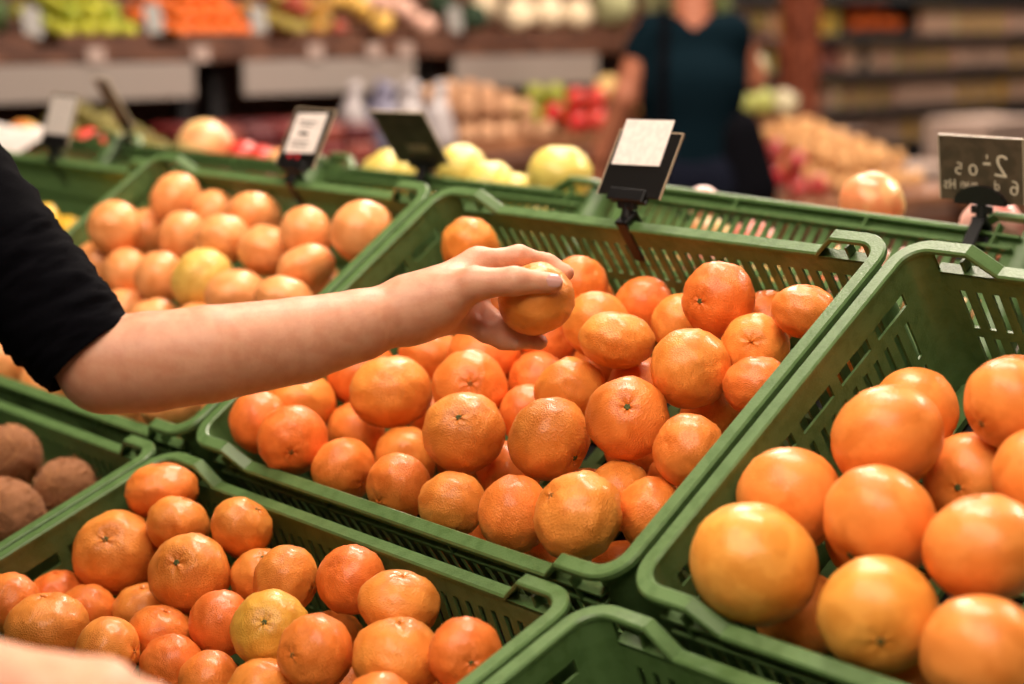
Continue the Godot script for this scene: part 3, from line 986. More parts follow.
func _ready() -> void:
	rng.seed = 20
	# camera
	var cam := Camera3D.new()
	cam.name = "camera"
	cam.position = Vector3(1.18128, 1.45, 0.86701)
	cam.rotation_degrees = Vector3(-10.514, 48.857, 0)
	cam.fov = 21.8975
	cam.near = 0.05
	cam.far = 60.0
	var att := CameraAttributesPhysical.new()
	att.frustum_focal_length = 62.03
	att.frustum_focus_distance = 1.47
	att.exposure_aperture = 3.1
	att.frustum_near = 0.05
	att.frustum_far = 60.0
	cam.attributes = att
	add_child(cam)
	# surroundings: a closed hall, lit by its own lamps
	var env := Environment.new()
	env.background_mode = Environment.BG_COLOR
	env.background_color = Color(0, 0, 0)
	env.tonemap_mode = Environment.TONE_MAPPER_LINEAR
	env.tonemap_exposure = 0.45
	env.sdfgi_enabled = true
	env.ssao_enabled = true
	env.ssil_enabled = true
	var we := WorldEnvironment.new()
	we.name = "surroundings"
	we.environment = env
	add_child(we)
	make_materials()
	make_fruit_shapes()
	# lamps
	lamp_panel(Vector3(0.9, 3.3, 1.5), Vector2(3.2, 2.2), 19.5, "very large white panel lamp over the shoppers' aisle", "")
	lamp_panel(Vector3(-0.4, 3.1, -0.8), Vector2(1.3, 0.6), 13.0, "white panel lamp hanging over the crates", "")
	lamp_panel(Vector3(-1.9, 3.0, -2.0), Vector2(0.9, 0.5), 19.0, "white panel lamp hanging behind the crates, at mid aisle", "")
	lamp_panel(Vector3(0.4, 3.0, -3.0), Vector2(0.9, 0.5), 19.0, "white panel lamp behind the crates, outside the view", "")
	for p in [[-2.2, -3.8], [-4.2, -6.4], [-4.2, -8.6]]:
		lamp_panel(Vector3(p[0], 3.2, p[1]), Vector2(1.2, 0.3), 12.0 if p[1] > -5.0 else 30.0, "long ceiling panel lamp over the far aisle", "aisle lamps")
	build_hall()
	build_display()
	print("display built")
	build_contents()
	build_cards()
	make_shopper()
	print("shopper built")
	build_far_stand()
	build_far_shelves()
	make_clerk()
	print("all built")

func build_hall() -> void:
	var s := Shape.new()
	s.box(Vector3(-7, -0.1, -12), Vector3(4.5, 0, 5))
	structure("floor", s.mesh(), M.floor, Transform3D.IDENTITY)
	s = Shape.new()
	s.box(Vector3(-7, 3.4, -12), Vector3(4.5, 3.5, 5))
	structure("ceiling", s.mesh(), M.ceiling, Transform3D.IDENTITY)
	for q in [["wall_left", Vector3(-7.1, 0, -12), Vector3(-7, 3.4, 5)], ["wall_right", Vector3(4.5, 0, -12), Vector3(4.6, 3.4, 5)], ["wall_back", Vector3(-7, 0, -12.1), Vector3(4.5, 3.4, -12)], ["wall_front", Vector3(-7, 0, 5), Vector3(4.5, 3.4, 5.1)]]:
		s = Shape.new()
		s.box(q[1], q[2])
		structure(q[0], s.mesh(), M.wall, Transform3D.IDENTITY)

func crate_at(proto: Node3D, label: String, b: Basis, at: Vector3) -> void:
	var c: Node3D = proto.duplicate()
	c.name = numbered("fruit_crate")
	add_child(c)
	c.transform = Transform3D(b, at)
	tag(c, label, "crate", "green slotted fruit crates")

func build_display() -> void:
	var upper := Basis(Vector3.RIGHT, TILT)
	var lower := Basis(Vector3.RIGHT, TILT_FRONT)
	var away := Basis(Vector3.UP, PI) * Basis(Vector3.RIGHT, TILT)
	# stand: sloping boards on a dark plinth
	var o := thing("display_stand", "dark stepped stand carrying the sloping rows of green crates", "display stand", Vector3(-0.3, 0, -0.45))
	var rel := T(-o.position)
	for q in [[upper, Vector3(0.35, 1.0289, -0.2528), 1.259], [upper, Vector3(-1.56, 1.0169, -0.2608), 0.645], [lower, Vector3(-0.3, 0.8120, 0.1329), 1.9]]:
		var s := Shape.new()
		s.box(Vector3(-q[2], -0.022, -0.2), Vector3(q[2], -0.002, 0.2), 0.002)
		part("shelf", s.mesh(), M.dark, o, rel * Transform3D(q[0], q[1]))
	var at3: Vector3 = Vector3(0, 1.2526, -0.6213) - away * Vector3(0, LOW, -0.2)
	var s3 := Shape.new()
	s3.box(Vector3(-1.9, -0.045, -0.2), Vector3(1.9, -0.025, 0.2), 0.002)
	part("shelf", s3.mesh(), M.dark, o, rel * Transform3D(away, Vector3(-0.6, at3.y, at3.z)))
	for q in [[Vector3(-2.2, 0.08, 0.25), Vector3(1.6, 0.70, 0.27)], [Vector3(-2.2, 0.08, -0.48), Vector3(1.6, 1.02, -0.46)], [Vector3(-2.2, 0.08, -1.0), Vector3(1.6, 0.80, -0.98)], [Vector3(-2.2, 0.0, -1.0), Vector3(1.6, 0.08, 0.22)], [Vector3(-2.2, 0.08, -0.98), Vector3(-2.18, 0.72, 0.25)], [Vector3(1.58, 0.08, -0.98), Vector3(1.6, 0.72, 0.25)]]:
		var s := Shape.new()
		s.box(q[0], q[1], 0.002)
		part("panel", s.mesh(), M.dark, o, rel)
	var proto := make_crate()
	crate_at(proto, "green crate at the far end of the upper row, with lemons", upper, Vector3(-1.2105, 1.0169, -0.2608))
	crate_at(proto, "green crate of peach-toned oranges behind the bare forearm", upper, Vector3(-0.6055, 1.0289, -0.2528))
	crate_at(proto, "green crate of mandarins in the middle, under the hand", upper, Vector3(0.0, 1.0289, -0.2528))
	crate_at(proto, "green crate of large oranges nearest the camera", upper, Vector3(0.606, 1.0289, -0.2528))
	crate_at(proto, "green crate of coconuts in the lower row", lower, Vector3(-0.6291, 0.8120, 0.1329))
	crate_at(proto, "green crate of bumpy oranges in the lower row", lower, Vector3(-0.0241, 0.8120, 0.1329))
	crate_at(proto, "nearly empty green crate in the lower row", lower, Vector3(0.5809, 0.8120, 0.1329))
	var names := ["green crate of red mangoes facing away, under the handwritten card", "green crate of yellow apples facing away, beyond the mandarins", "green crate with large mango and red apples, facing away", "farthest green crate facing away, with paper on its rim"]
	var xs := [-0.0525, -0.6600, -1.2665, -1.8720]
	var drop := [0.003, 0.016, 0.017, 0.017]
	for k in 4: crate_at(proto, names[k], (Basis(Vector3(0, 0, 1), -0.024) if k == 0 else Basis.IDENTITY) * away, Vector3(xs[k], at3.y - drop[k], at3.z))
	proto.free()

var FRUIT := [
	[-0.2196, 1.2120, -0.2990, 0.0317, 0.93, -0.0244, 0.4852, -0.8741, 1, 0, "mid", "mandarin alone in the back corner of the middle crate, above the hand"],
	[-0.0443, 1.1931, -0.2895, 0.0289, 0.93, -0.8760, -0.4732, -0.0931, 0, 0, "mid", "first mandarin in the rearmost row of the middle crate"],
	[0.0190, 1.1673, -0.2528, 0.0316, 0.93, -0.3799, 0.4698, -0.7968, 1, 0, "mid", "second mandarin in the fifth row of the middle crate"],
	[0.0774, 1.1643, -0.2212, 0.0341, 0.76, -0.0202, 0.9877, -0.1549, 1, 0, "mid", "wide flattened mandarin directly beside the held one in the middle crate"],
	[0.0194, 1.1779, -0.3129, 0.0298, 0.93, 0.7100, -0.6320, -0.3105, 2, 0, "mid", "second mandarin in the rearmost row of the middle crate"],
	[0.0776, 1.1686, -0.3055, 0.0298, 0.93, -0.7138, -0.6210, 0.3239, 1, 0, "mid", "third mandarin in the rearmost row of the middle crate"],
	[0.1451, 1.2033, -0.2795, 0.0336, 0.90, 0.1091, 0.0540, 0.9926, 2, 1, "mid", "big mandarin with pale stem scar near the back slats of middle crate"],
	[0.1763, 1.1550, -0.2117, 0.0346, 0.93, -0.9516, -0.2017, -0.2317, 1, 0, "mid", "fifth mandarin in the fourth row of the middle crate"],
	[0.1968, 1.1689, -0.2701, 0.0297, 0.90, 0.4994, 0.3488, 0.7931, 1, 1, "mid", "yellow-orange mandarin with green stem star near back of middle crate"],
	[0.2353, 1.1471, -0.2292, 0.0283, 0.89, -0.2175, 0.9717, -0.0918, 2, 0, "mid", "fifth mandarin in the fifth row of the middle crate"],
	[0.2406, 1.2042, -0.2817, 0.0287, 0.79, 0.1322, 0.9823, -0.1326, 0, 0, "mid", "tilted oval mandarin against the back corner nearest the large oranges"],
	[0.1506, 1.1772, -0.3364, 0.0298, 0.93, 0.6357, -0.5921, -0.4953, 0, 0, "mid", "fourth mandarin in the rearmost row of the middle crate"],
	[0.1581, 1.1049, -0.2596, 0.0298, 0.93, -0.6966, 0.6669, 0.2647, 1, 0, "mid", "fourth mandarin in the fifth row of the middle crate"],
	[0.2364, 1.1055, -0.1470, 0.0299, 0.93, 0.1745, -0.3872, -0.9053, 0, 0, "mid", "fifth mandarin in the third row of the middle crate"],
	[0.1560, 1.1163, -0.1578, 0.0356, 0.90, 0.5885, 0.5290, 0.6114, 0, 1, "mid", "round mandarin with puckered top at the centre of the middle crate"],
	[0.0915, 1.0913, -0.1272, 0.0373, 0.90, 0.9151, -0.3746, -0.1490, 1, 1, "mid", "fourth mandarin in the third row of the middle crate"],
	[0.0405, 1.1130, -0.2001, 0.0336, 0.90, 0.8155, -0.4656, 0.3437, 1, 1, "mid", "fourth mandarin in the fourth row of the middle crate"],
	[0.0034, 1.0850, -0.1055, 0.0371, 0.90, 0.5018, 0.6208, 0.6023, 1, 1, "mid", "round mandarin with green stem dot in middle of the middle crate"],
	[-0.1409, 1.0941, -0.1344, 0.0402, 0.88, -0.2510, 0.9648, -0.0782, 1, 0, "mid", "second mandarin in the third row of the middle crate"],
	[-0.0710, 1.1043, -0.1746, 0.0356, 0.90, 0.7324, 0.3154, 0.6035, 0, 1, "mid", "second mandarin in the fourth row of the middle crate"],
	[-0.0148, 1.0826, -0.1988, 0.0298, 0.93, -0.5664, -0.5312, 0.6301, 2, 0, "mid", "third mandarin in the fourth row of the middle crate"],
	[-0.0502, 1.1034, -0.2417, 0.0298, 0.93, 0.2731, -0.3248, -0.9055, 2, 0, "mid", "mandarin half hidden in the shadow just below the held one"],
	[-0.1145, 1.1206, -0.2289, 0.0369, 0.87, 0.0917, 0.9957, -0.0095, 2, 0, "mid", "mandarin with a thin green mark directly under the reaching hand"],
	[-0.1955, 1.1116, -0.2258, 0.0319, 0.85, 0.0515, 0.9894, -0.1361, 0, 0, "mid", "first mandarin in the fourth row of the middle crate"],
	[-0.2381, 1.0919, -0.1718, 0.0366, 0.93, 0.9625, -0.2704, -0.0225, 2, 0, "mid", "first mandarin in the third row of the middle crate"],
	[-0.0787, 1.1369, -0.2814, 0.0298, 0.93, -0.9403, -0.3212, -0.1126, 2, 0, "mid", "first mandarin in the fifth row of the middle crate"],
	[-0.1009, 1.0397, -0.1206, 0.0298, 0.93, -0.4034, 0.2137, -0.8897, 1, 0, "mid", "third mandarin in the second row of the middle crate"],
	[-0.2057, 1.0430, -0.1398, 0.0298, 0.93, 0.3158, -0.3148, 0.8951, 0, 0, "mid", "second mandarin in the second row of the middle crate"],
	[-0.1186, 1.0339, -0.0619, 0.0307, 0.93, 0.9620, -0.2533, -0.1022, 0, 0, "mid", "second mandarin in the front row of the middle crate"],
	[-0.1765, 1.0548, -0.0445, 0.0336, 0.90, 0.7788, -0.1712, 0.6034, 2, 1, "mid", "first mandarin in the front row of the middle crate"],
	[-0.2380, 1.0613, -0.0477, 0.0311, 0.93, -0.6876, -0.1545, 0.7095, 2, 0, "mid", "mandarin squeezed into the front corner of middle crate under the forearm"],
	[-0.2525, 1.0702, -0.1064, 0.0350, 0.89, -0.0435, 0.9579, -0.2839, 1, 0, "mid", "first mandarin in the second row of the middle crate"],
	[-0.0378, 1.0346, -0.0640, 0.0305, 0.93, 0.1122, -0.3482, 0.9307, 0, 0, "mid", "third mandarin in the front row of the middle crate"],
	[0.0379, 1.0341, -0.0633, 0.0299, 0.93, 0.6180, -0.6937, 0.3700, 1, 0, "mid", "fourth mandarin in the front row of the middle crate"],
	[0.1175, 1.0419, -0.0657, 0.0326, 0.93, -0.8245, 0.0231, 0.5654, 0, 0, "mid", "fifth mandarin in the front row of the middle crate"],
	[0.1983, 1.0594, -0.0611, 0.0369, 0.90, -0.2252, 0.6249, 0.7476, 1, 1, "mid", "big yellowish knobbly mandarin at the front corner of the middle crate"],
	[0.1622, 1.0539, -0.1420, 0.0298, 0.93, -0.8055, 0.1216, 0.5800, 1, 0, "mid", "fourth mandarin in the second row of the middle crate"],
	[0.2187, 1.0537, -0.1239, 0.0298, 0.93, 0.6415, -0.0507, -0.7655, 0, 0, "mid", "fifth mandarin in the second row of the middle crate"],
	[0.0082, 1.0400, -0.1541, 0.0298, 0.93, 0.5319, -0.1057, 0.8402, 0, 0, "mid", "third mandarin in the third row of the middle crate"],
	[0.0682, 1.1158, -0.2604, 0.0298, 0.91, -0.2112, 0.9727, 0.0959, 0, 0, "mid", "third mandarin in the fifth row of the middle crate"],
	[-0.2496, 1.1376, -0.3361, 0.0298, 0.93, -0.7021, 0.6844, -0.1969, 0, 0, "mid", ""],
	[-0.1370, 1.1202, -0.3114, 0.0298, 0.93, -0.3391, -0.9394, 0.0496, 0, 0, "mid", ""],
	[-0.1677, 1.0518, -0.2140, 0.0298, 0.93, -0.7110, 0.6237, -0.3248, 0, 0, "mid", ""],
	[0.1652, 1.0509, -0.2127, 0.0298, 0.93, -0.0932, 0.4515, -0.8874, 0, 0, "mid", ""],
	[0.0864, 1.0273, -0.1791, 0.0298, 0.93, -0.1054, -0.9652, 0.2392, 0, 0, "mid", ""],
	[0.2319, 1.0511, -0.2130, 0.0298, 0.93, -0.0971, 0.9532, -0.2863, 0, 0, "mid", ""],
	[-0.0222, 1.1117, -0.2992, 0.0298, 0.93, -0.5085, 0.4584, -0.7289, 0, 0, "mid", ""],
	[0.1001, 0.9848, -0.1187, 0.0298, 0.93, 0.3478, 0.0742, 0.9346, 0, 0, "mid", ""],
	[-0.0047, 0.9778, -0.1087, 0.0298, 0.93, -0.7835, -0.5015, 0.3669, 0, 0, "mid", ""],
	[-0.0265, 1.1491, -0.3525, 0.0298, 0.93, -0.2284, 0.5935, 0.7717, 0, 0, "mid", ""],
	[-0.0904, 1.0319, -0.1856, 0.0298, 0.93, 0.8651, -0.4985, -0.0559, 0, 0, "mid", ""],
	[0.1835, 0.9916, -0.1283, 0.0298, 0.93, -0.8222, -0.5521, -0.1384, 0, 0, "mid", ""],
	[0.2137, 1.1452, -0.3468, 0.0298, 0.93, -0.2288, -0.8540, 0.4673, 0, 0, "mid", ""],
	[-0.1477, 1.0099, -0.1543, 0.0298, 0.93, 0.5193, 0.8274, 0.2141, 0, 0, "mid", ""],
	[0.0907, 1.0659, -0.2334, 0.0298, 0.93, -0.7947, -0.5981, 0.1039, 0, 0, "mid", ""],
	[-0.0885, 1.1659, -0.3409, 0.0298, 0.93, -0.2940, 0.8575, 0.4222, 0, 0, "mid", ""],
	[-0.8135, 1.2149, -0.3015, 0.0355, 0.93, 0.4077, -0.5366, -0.7388, 4, 0, "grape", "peach-toned orange sitting highest at the back corner of its crate"],
	[-0.7525, 1.2003, -0.3187, 0.0310, 0.93, 0.0091, -0.2437, -0.9698, 4, 0, "grape", "second peach-toned orange in the rearmost row of the crate behind the bare forearm"],
	[-0.6466, 1.2073, -0.3112, 0.0341, 0.87, -0.0959, 0.9612, -0.2587, 4, 0, "grape", "third peach-toned orange in the rearmost row of the crate behind the bare forearm"],
	[-0.4887, 1.2023, -0.2793, 0.0327, 0.93, -0.7146, -0.2961, 0.6338, 4, 0, "grape", "fourth peach-toned orange in the rearmost row of the crate behind the bare forearm"],
	[-0.4008, 1.2102, -0.2965, 0.0376, 0.93, -0.7353, -0.6769, 0.0343, 4, 0, "grape", "largest peach-toned orange, in the back corner next to the mandarin crate"],
	[-0.8106, 1.1859, -0.2107, 0.0346, 0.93, -0.5538, -0.1122, -0.8250, 4, 0, "grape", "second peach-toned orange in the third row of the crate behind the bare forearm"],
	[-0.8579, 1.1695, -0.2840, 0.0319, 0.93, -0.9824, 0.1845, 0.0289, 4, 0, "grape", "first peach-toned orange in the rearmost row of the crate behind the bare forearm"],
	[-0.7352, 1.1772, -0.2638, 0.0324, 0.93, -0.8441, -0.0576, 0.5330, 4, 0, "grape", "first peach-toned orange in the fourth row of the crate behind the bare forearm"],
	[-0.6252, 1.1855, -0.2533, 0.0335, 0.91, -0.0547, 0.9878, -0.1458, 4, 0, "grape", "second peach-toned orange in the fourth row of the crate behind the bare forearm"],
	[-0.5492, 1.1782, -0.2663, 0.0357, 0.85, 0.0349, 0.9757, -0.2161, 4, 0, "grape", "third peach-toned orange in the fourth row of the crate behind the bare forearm"],
	[-0.4426, 1.1713, -0.2464, 0.0336, 0.76, -0.3988, 0.9091, 0.1205, 4, 0, "grape", "fourth peach-toned orange in the fourth row of the crate behind the bare forearm"],
	[-0.5944, 1.1436, -0.2052, 0.0388, 0.93, 0.7089, -0.4797, -0.5170, 5, 0, "grape", "yellowish greenish citrus among the peach-toned oranges behind the forearm"],
	[-0.5046, 1.1377, -0.1932, 0.0357, 0.85, -0.0347, 0.9980, 0.0531, 4, 0, "grape", "third peach-toned orange in the second row of the crate behind the bare forearm"],
	[-0.4127, 1.1438, -0.1963, 0.0333, 0.79, 0.0192, 0.9542, -0.2984, 4, 0, "grape", "fourth peach-toned orange in the second row of the crate behind the bare forearm"],
	[-0.8544, 1.1338, -0.2129, 0.0359, 0.93, 0.1879, -0.9120, -0.3645, 4, 0, "grape", "first peach-toned orange in the third row of the crate behind the bare forearm"],
	[-0.7727, 1.1330, -0.2063, 0.0323, 0.93, -0.4244, -0.6822, 0.5953, 4, 0, "grape", "third peach-toned orange in the third row of the crate behind the bare forearm"],
	[-0.6970, 1.1354, -0.2075, 0.0328, 0.93, -0.7282, 0.0452, 0.6839, 4, 0, "grape", "fourth peach-toned orange in the third row of the crate behind the bare forearm"],
	[-0.7352, 1.0922, -0.1784, 0.0314, 0.90, -0.0535, 0.9975, -0.0461, 4, 0, "grape", "first peach-toned orange in the second row of the crate behind the bare forearm"],
	[-0.6265, 1.0939, -0.1570, 0.0328, 0.91, -0.2262, 0.9650, 0.1328, 4, 0, "grape", "third peach-toned orange in the front row of the crate behind the bare forearm"],
	[-0.5559, 1.0976, -0.1724, 0.0310, 0.90, 0.0018, 0.9999, -0.0160, 4, 0, "grape", "second peach-toned orange in the second row of the crate behind the bare forearm"],
	[-0.8261, 1.0305, -0.0670, 0.0357, 0.93, 0.9888, -0.1268, -0.0793, 4, 0, "grape", "first peach-toned orange in the front row of the crate behind the bare forearm"],
	[-0.7413, 1.0147, -0.0730, 0.0317, 0.93, -0.9337, 0.2451, 0.2608, 4, 0, "grape", "second peach-toned orange in the front row of the crate behind the bare forearm"],
	[-0.4300, 1.0448, -0.0611, 0.0334, 0.80, -0.1965, 0.9757, -0.0975, 4, 0, "grape", "fifth peach-toned orange in the front row of the crate behind the bare forearm"],
	[-0.5572, 1.0250, -0.0677, 0.0300, 0.87, -0.0113, 0.9832, -0.1824, 4, 0, "grape", "fourth peach-toned orange in the front row of the crate behind the bare forearm"],
	[-0.4354, 1.0454, -0.2014, 0.0317, 0.93, -0.8323, -0.5496, 0.0723, 4, 0, "grape", ""],
	[-0.4468, 1.0945, -0.2713, 0.0317, 0.93, 0.3461, 0.4697, 0.8122, 4, 0, "grape", ""],
	[-0.6423, 0.9952, -0.1299, 0.0317, 0.93, 0.3058, 0.8741, -0.3774, 4, 0, "grape", ""],
	[-0.5395, 1.1332, -0.3264, 0.0317, 0.93, 0.6897, 0.6896, -0.2209, 4, 0, "grape", ""],
	[-0.4452, 0.9801, -0.1084, 0.0317, 0.93, -0.3830, 0.9204, -0.0785, 4, 0, "grape", ""],
	[-0.5377, 1.0038, -0.1422, 0.0317, 0.93, -0.9196, -0.3503, 0.1780, 4, 0, "grape", ""],
	[-0.4293, 1.1425, -0.3395, 0.0317, 0.93, 0.5841, 0.8019, 0.1259, 4, 0, "grape", ""],
	[-0.7288, 1.1033, -0.2839, 0.0317, 0.93, -0.1724, -0.9074, 0.3833, 4, 0, "grape", ""],
	[-0.8402, 0.9899, -0.1223, 0.0317, 0.93, -0.6381, -0.2526, 0.7274, 4, 0, "grape", ""],
	[-0.5169, 1.0457, -0.1979, 0.0317, 0.93, -0.2479, -0.4273, -0.8695, 4, 0, "grape", ""],
	[-0.2655, 1.0032, 0.0463, 0.0350, 0.77, -0.1155, 0.9928, 0.0324, 0, 0, "front", "oval orange in the back corner of front crate, next to coconuts"],
	[-0.2071, 0.9862, 0.0635, 0.0295, 0.89, 0.0661, 0.9500, -0.3052, 1, 0, "front", "first bumpy orange in the fourth row of the front crate beside the coconuts"],
	[-0.1398, 0.9934, 0.0373, 0.0290, 0.90, 0.5365, 0.7494, -0.3879, 1, 1, "front", "small yellowish orange against the back wall of the front crate"],
	[-0.2549, 0.9554, 0.1018, 0.0405, 0.90, 0.5013, 0.6272, 0.5961, 1, 1, "front", "biggest orange of the front crate, near the coconut crate wall"],
	[-0.1365, 0.9632, 0.0944, 0.0362, 0.90, 0.4376, 0.5825, 0.6849, 1, 1, "front", "second bumpy orange in the fourth row of the front crate beside the coconuts"],
	[-0.0964, 0.9591, 0.0461, 0.0274, 0.90, 0.3426, 0.9331, 0.1096, 1, 1, "front", "first bumpy orange in the rearmost row of the front crate beside the coconuts"],
	[-0.0394, 0.9736, 0.0575, 0.0301, 0.90, 0.8315, -0.1869, -0.5232, 1, 1, "front", "second bumpy orange in the rearmost row of the front crate beside the coconuts"],
	[0.0237, 0.9842, 0.0347, 0.0295, 0.93, -0.2279, -0.5551, -0.7999, 2, 0, "front", "third bumpy orange in the rearmost row of the front crate beside the coconuts"],
	[-0.2815, 0.9169, 0.1497, 0.0274, 0.90, -0.0771, 0.9962, 0.0403, 2, 0, "front", "first bumpy orange in the second row of the front crate beside the coconuts"],
	[-0.2271, 0.9146, 0.1480, 0.0274, 0.93, -0.4821, 0.3154, -0.8174, 0, 0, "front", "second bumpy orange in the second row of the front crate beside the coconuts"],
	[-0.2702, 0.9260, 0.2023, 0.0276, 0.93, -0.3298, -0.5004, -0.8005, 0, 0, "front", "first bumpy orange in the front row of the front crate beside the coconuts"],
	[-0.1960, 0.9218, 0.2034, 0.0363, 0.86, -0.0762, 0.9960, 0.0457, 1, 0, "front", "orange with scarred pale navel near the blurred foreground hand"],
	[-0.1827, 0.9208, 0.1171, 0.0274, 0.91, 0.0704, 0.9966, 0.0420, 1, 0, "front", "first bumpy orange in the third row of the front crate beside the coconuts"],
	[-0.1142, 0.9242, 0.1385, 0.0277, 0.83, 0.2437, 0.9617, -0.1258, 0, 0, "front", "third bumpy orange in the second row of the front crate beside the coconuts"],
	[-0.0667, 0.9383, 0.1065, 0.0287, 0.93, -0.8531, -0.3009, 0.4261, 2, 0, "front", "second bumpy orange in the third row of the front crate beside the coconuts"],
	[0.0187, 0.9574, 0.1127, 0.0324, 0.90, 0.6045, 0.5272, 0.5971, 7, 1, "front", "yellow-green orange with dark star-shaped stem in the front crate"],
	[-0.1050, 0.9243, 0.1935, 0.0291, 0.90, 0.8141, 0.0716, -0.5762, 1, 1, "front", "second bumpy orange in the front row of the front crate beside the coconuts"],
	[-0.0636, 0.9132, 0.1570, 0.0274, 0.93, -0.7618, 0.0224, -0.6474, 2, 0, "front", "third bumpy orange in the front row of the front crate beside the coconuts"],
	[-0.0076, 0.9141, 0.1546, 0.0274, 0.93, -0.8186, -0.0902, 0.5672, 0, 0, "front", "fourth bumpy orange in the front row of the front crate beside the coconuts"],
	[0.0933, 0.9604, 0.1201, 0.0307, 0.90, 0.1826, 0.1967, 0.9633, 0, 1, "front", "third bumpy orange in the third row of the front crate beside the coconuts"],
	[0.0565, 0.9218, 0.1465, 0.0294, 0.93, 0.9316, -0.3296, -0.1533, 1, 0, "front", "fourth bumpy orange in the second row of the front crate beside the coconuts"],
	[0.0995, 0.9845, 0.0423, 0.0337, 0.76, 0.1229, 0.9885, -0.0881, 1, 0, "front", "wide orange with round navel in front crate near empty crate"],
	[0.1498, 0.9633, 0.0827, 0.0355, 0.85, 0.0775, 0.9968, -0.0172, 1, 0, "front", "third bumpy orange in the fourth row of the front crate beside the coconuts"],
	[0.2082, 0.9768, 0.0632, 0.0287, 0.90, 0.8738, 0.0978, 0.4763, 2, 1, "front", "orange with creased navel in the corner nearest the empty crate"],
	[0.1893, 0.9454, 0.1295, 0.0282, 0.93, -0.5569, -0.7886, -0.2606, 0, 0, "front", "fourth bumpy orange in the third row of the front crate beside the coconuts"],
	[-0.1257, 0.8699, 0.0977, 0.0298, 0.93, -0.4737, -0.6537, -0.5901, 0, 0, "front", ""],
	[0.0264, 0.8928, 0.0393, 0.0298, 0.93, -0.5076, -0.6515, -0.5638, 0, 0, "front", ""],
	[0.1784, 0.8793, 0.0738, 0.0298, 0.93, 0.3529, -0.4337, -0.8291, 0, 0, "front", ""],
	[-0.2026, 0.8764, 0.0810, 0.0298, 0.93, -0.9668, 0.2030, -0.1552, 0, 0, "front", ""],
	[0.1132, 0.8525, 0.1421, 0.0298, 0.93, -0.5848, 0.5332, 0.6113, 0, 0, "front", ""],
	[0.0047, 0.8355, 0.1854, 0.0298, 0.93, -0.3255, -0.8289, 0.4550, 0, 0, "front", ""],
	[0.1523, 0.8300, 0.1993, 0.0298, 0.93, 0.2768, 0.5822, 0.7645, 0, 0, "front", ""],
	[-0.0985, 0.8956, 0.0320, 0.0298, 0.93, -0.8831, -0.1663, -0.4387, 0, 0, "front", ""],
	[-0.2662, 0.8659, 0.1078, 0.0298, 0.93, 0.0061, 0.9645, -0.2641, 0, 0, "front", ""],
	[0.0860, 0.9034, 0.0122, 0.0298, 0.93, -0.0021, -0.4854, -0.8743, 0, 0, "front", ""],
	[-0.1293, 0.8161, 0.2349, 0.0298, 0.93, -0.7829, -0.6001, -0.1639, 0, 0, "front", ""],
	[-0.0170, 0.7985, 0.2799, 0.0298, 0.93, 0.2526, 0.6505, 0.7163, 0, 0, "front", ""],
	[-0.2735, 0.8983, 0.0282, 0.0298, 0.93, 0.8370, -0.1518, 0.5257, 0, 0, "front", ""],
	[-0.0369, 0.9059, 0.0101, 0.0298, 0.93, -0.3650, -0.8332, 0.4153, 0, 0, "front", ""],
	[-0.0284, 0.8827, 0.0706, 0.0298, 0.93, -0.7970, 0.5500, -0.2496, 0, 0, "front", ""],
	[0.1504, 0.9039, 0.0191, 0.0298, 0.93, 0.1368, -0.1027, 0.9853, 0, 0, "front", ""],
	[0.2266, 0.9165, 0.0909, 0.0298, 0.93, 0.0186, -0.3561, -0.9343, 0, 0, "front", ""],
	[0.3885, 1.0671, -0.0524, 0.0465, 0.93, -0.3057, -0.8872, 0.3456, 6, 0, "right", "large yellow-orange orange at the front corner beside the mandarin crate"],
	[0.3583, 1.0945, -0.1269, 0.0399, 0.90, 0.4435, -0.1174, 0.8886, 8, 1, "right", "large orange with speckled brown marks behind the yellow corner one"],
	[0.4469, 1.0989, -0.1189, 0.0413, 0.90, -0.0625, -0.5755, 0.8154, 8, 1, "right", "first large smooth orange in the front row of the crate nearest the camera"],
	[0.4059, 1.1420, -0.1791, 0.0422, 0.90, 0.6870, -0.7219, 0.0832, 8, 1, "right", "first large smooth orange in the second row of the crate nearest the camera"],
	[0.3747, 1.1434, -0.2533, 0.0370, 0.93, 0.8137, -0.3297, -0.4787, 8, 0, "right", "first large smooth orange in the rearmost row of the crate nearest the camera"],
	[0.4691, 1.1691, -0.2396, 0.0351, 0.90, -0.1803, -0.3858, 0.9048, 8, 1, "right", "second large smooth orange in the rearmost row of the crate nearest the camera"],
	[0.4366, 1.1060, -0.2415, 0.0352, 0.90, 0.3091, 0.0029, 0.9510, 8, 1, "right", "second large smooth orange in the second row of the crate nearest the camera"],
	[0.5199, 1.1320, -0.2058, 0.0352, 0.93, -0.1159, -0.8096, -0.5755, 8, 0, "right", "third large smooth orange in the second row of the crate nearest the camera"],
	[0.5325, 1.0985, -0.1200, 0.0411, 0.88, -0.2057, 0.9776, 0.0437, 8, 0, "right", "second large smooth orange in the front row of the crate nearest the camera"],
	[0.4923, 1.0545, -0.0600, 0.0405, 0.90, 0.6363, -0.1579, 0.7551, 6, 1, "right", "large yellow-orange orange with dark stem spot at the crate front"],
	[0.5743, 1.0488, -0.0609, 0.0407, 0.93, 0.1343, -0.5122, 0.8483, 8, 0, "right", "third large smooth orange in the front row of the crate nearest the camera"],
	[0.3653, 1.0045, -0.1342, 0.0352, 0.93, 0.3432, -0.5266, 0.7778, 8, 0, "right", "shaded orange deep under the front corner of the large orange crate"],
	[0.3778, 1.0579, -0.2053, 0.0394, 0.93, 0.0816, 0.3906, 0.9169, 8, 0, "right", ""],
	[0.4871, 0.9931, -0.1130, 0.0394, 0.93, 0.0126, 0.7775, 0.6288, 8, 0, "right", ""],
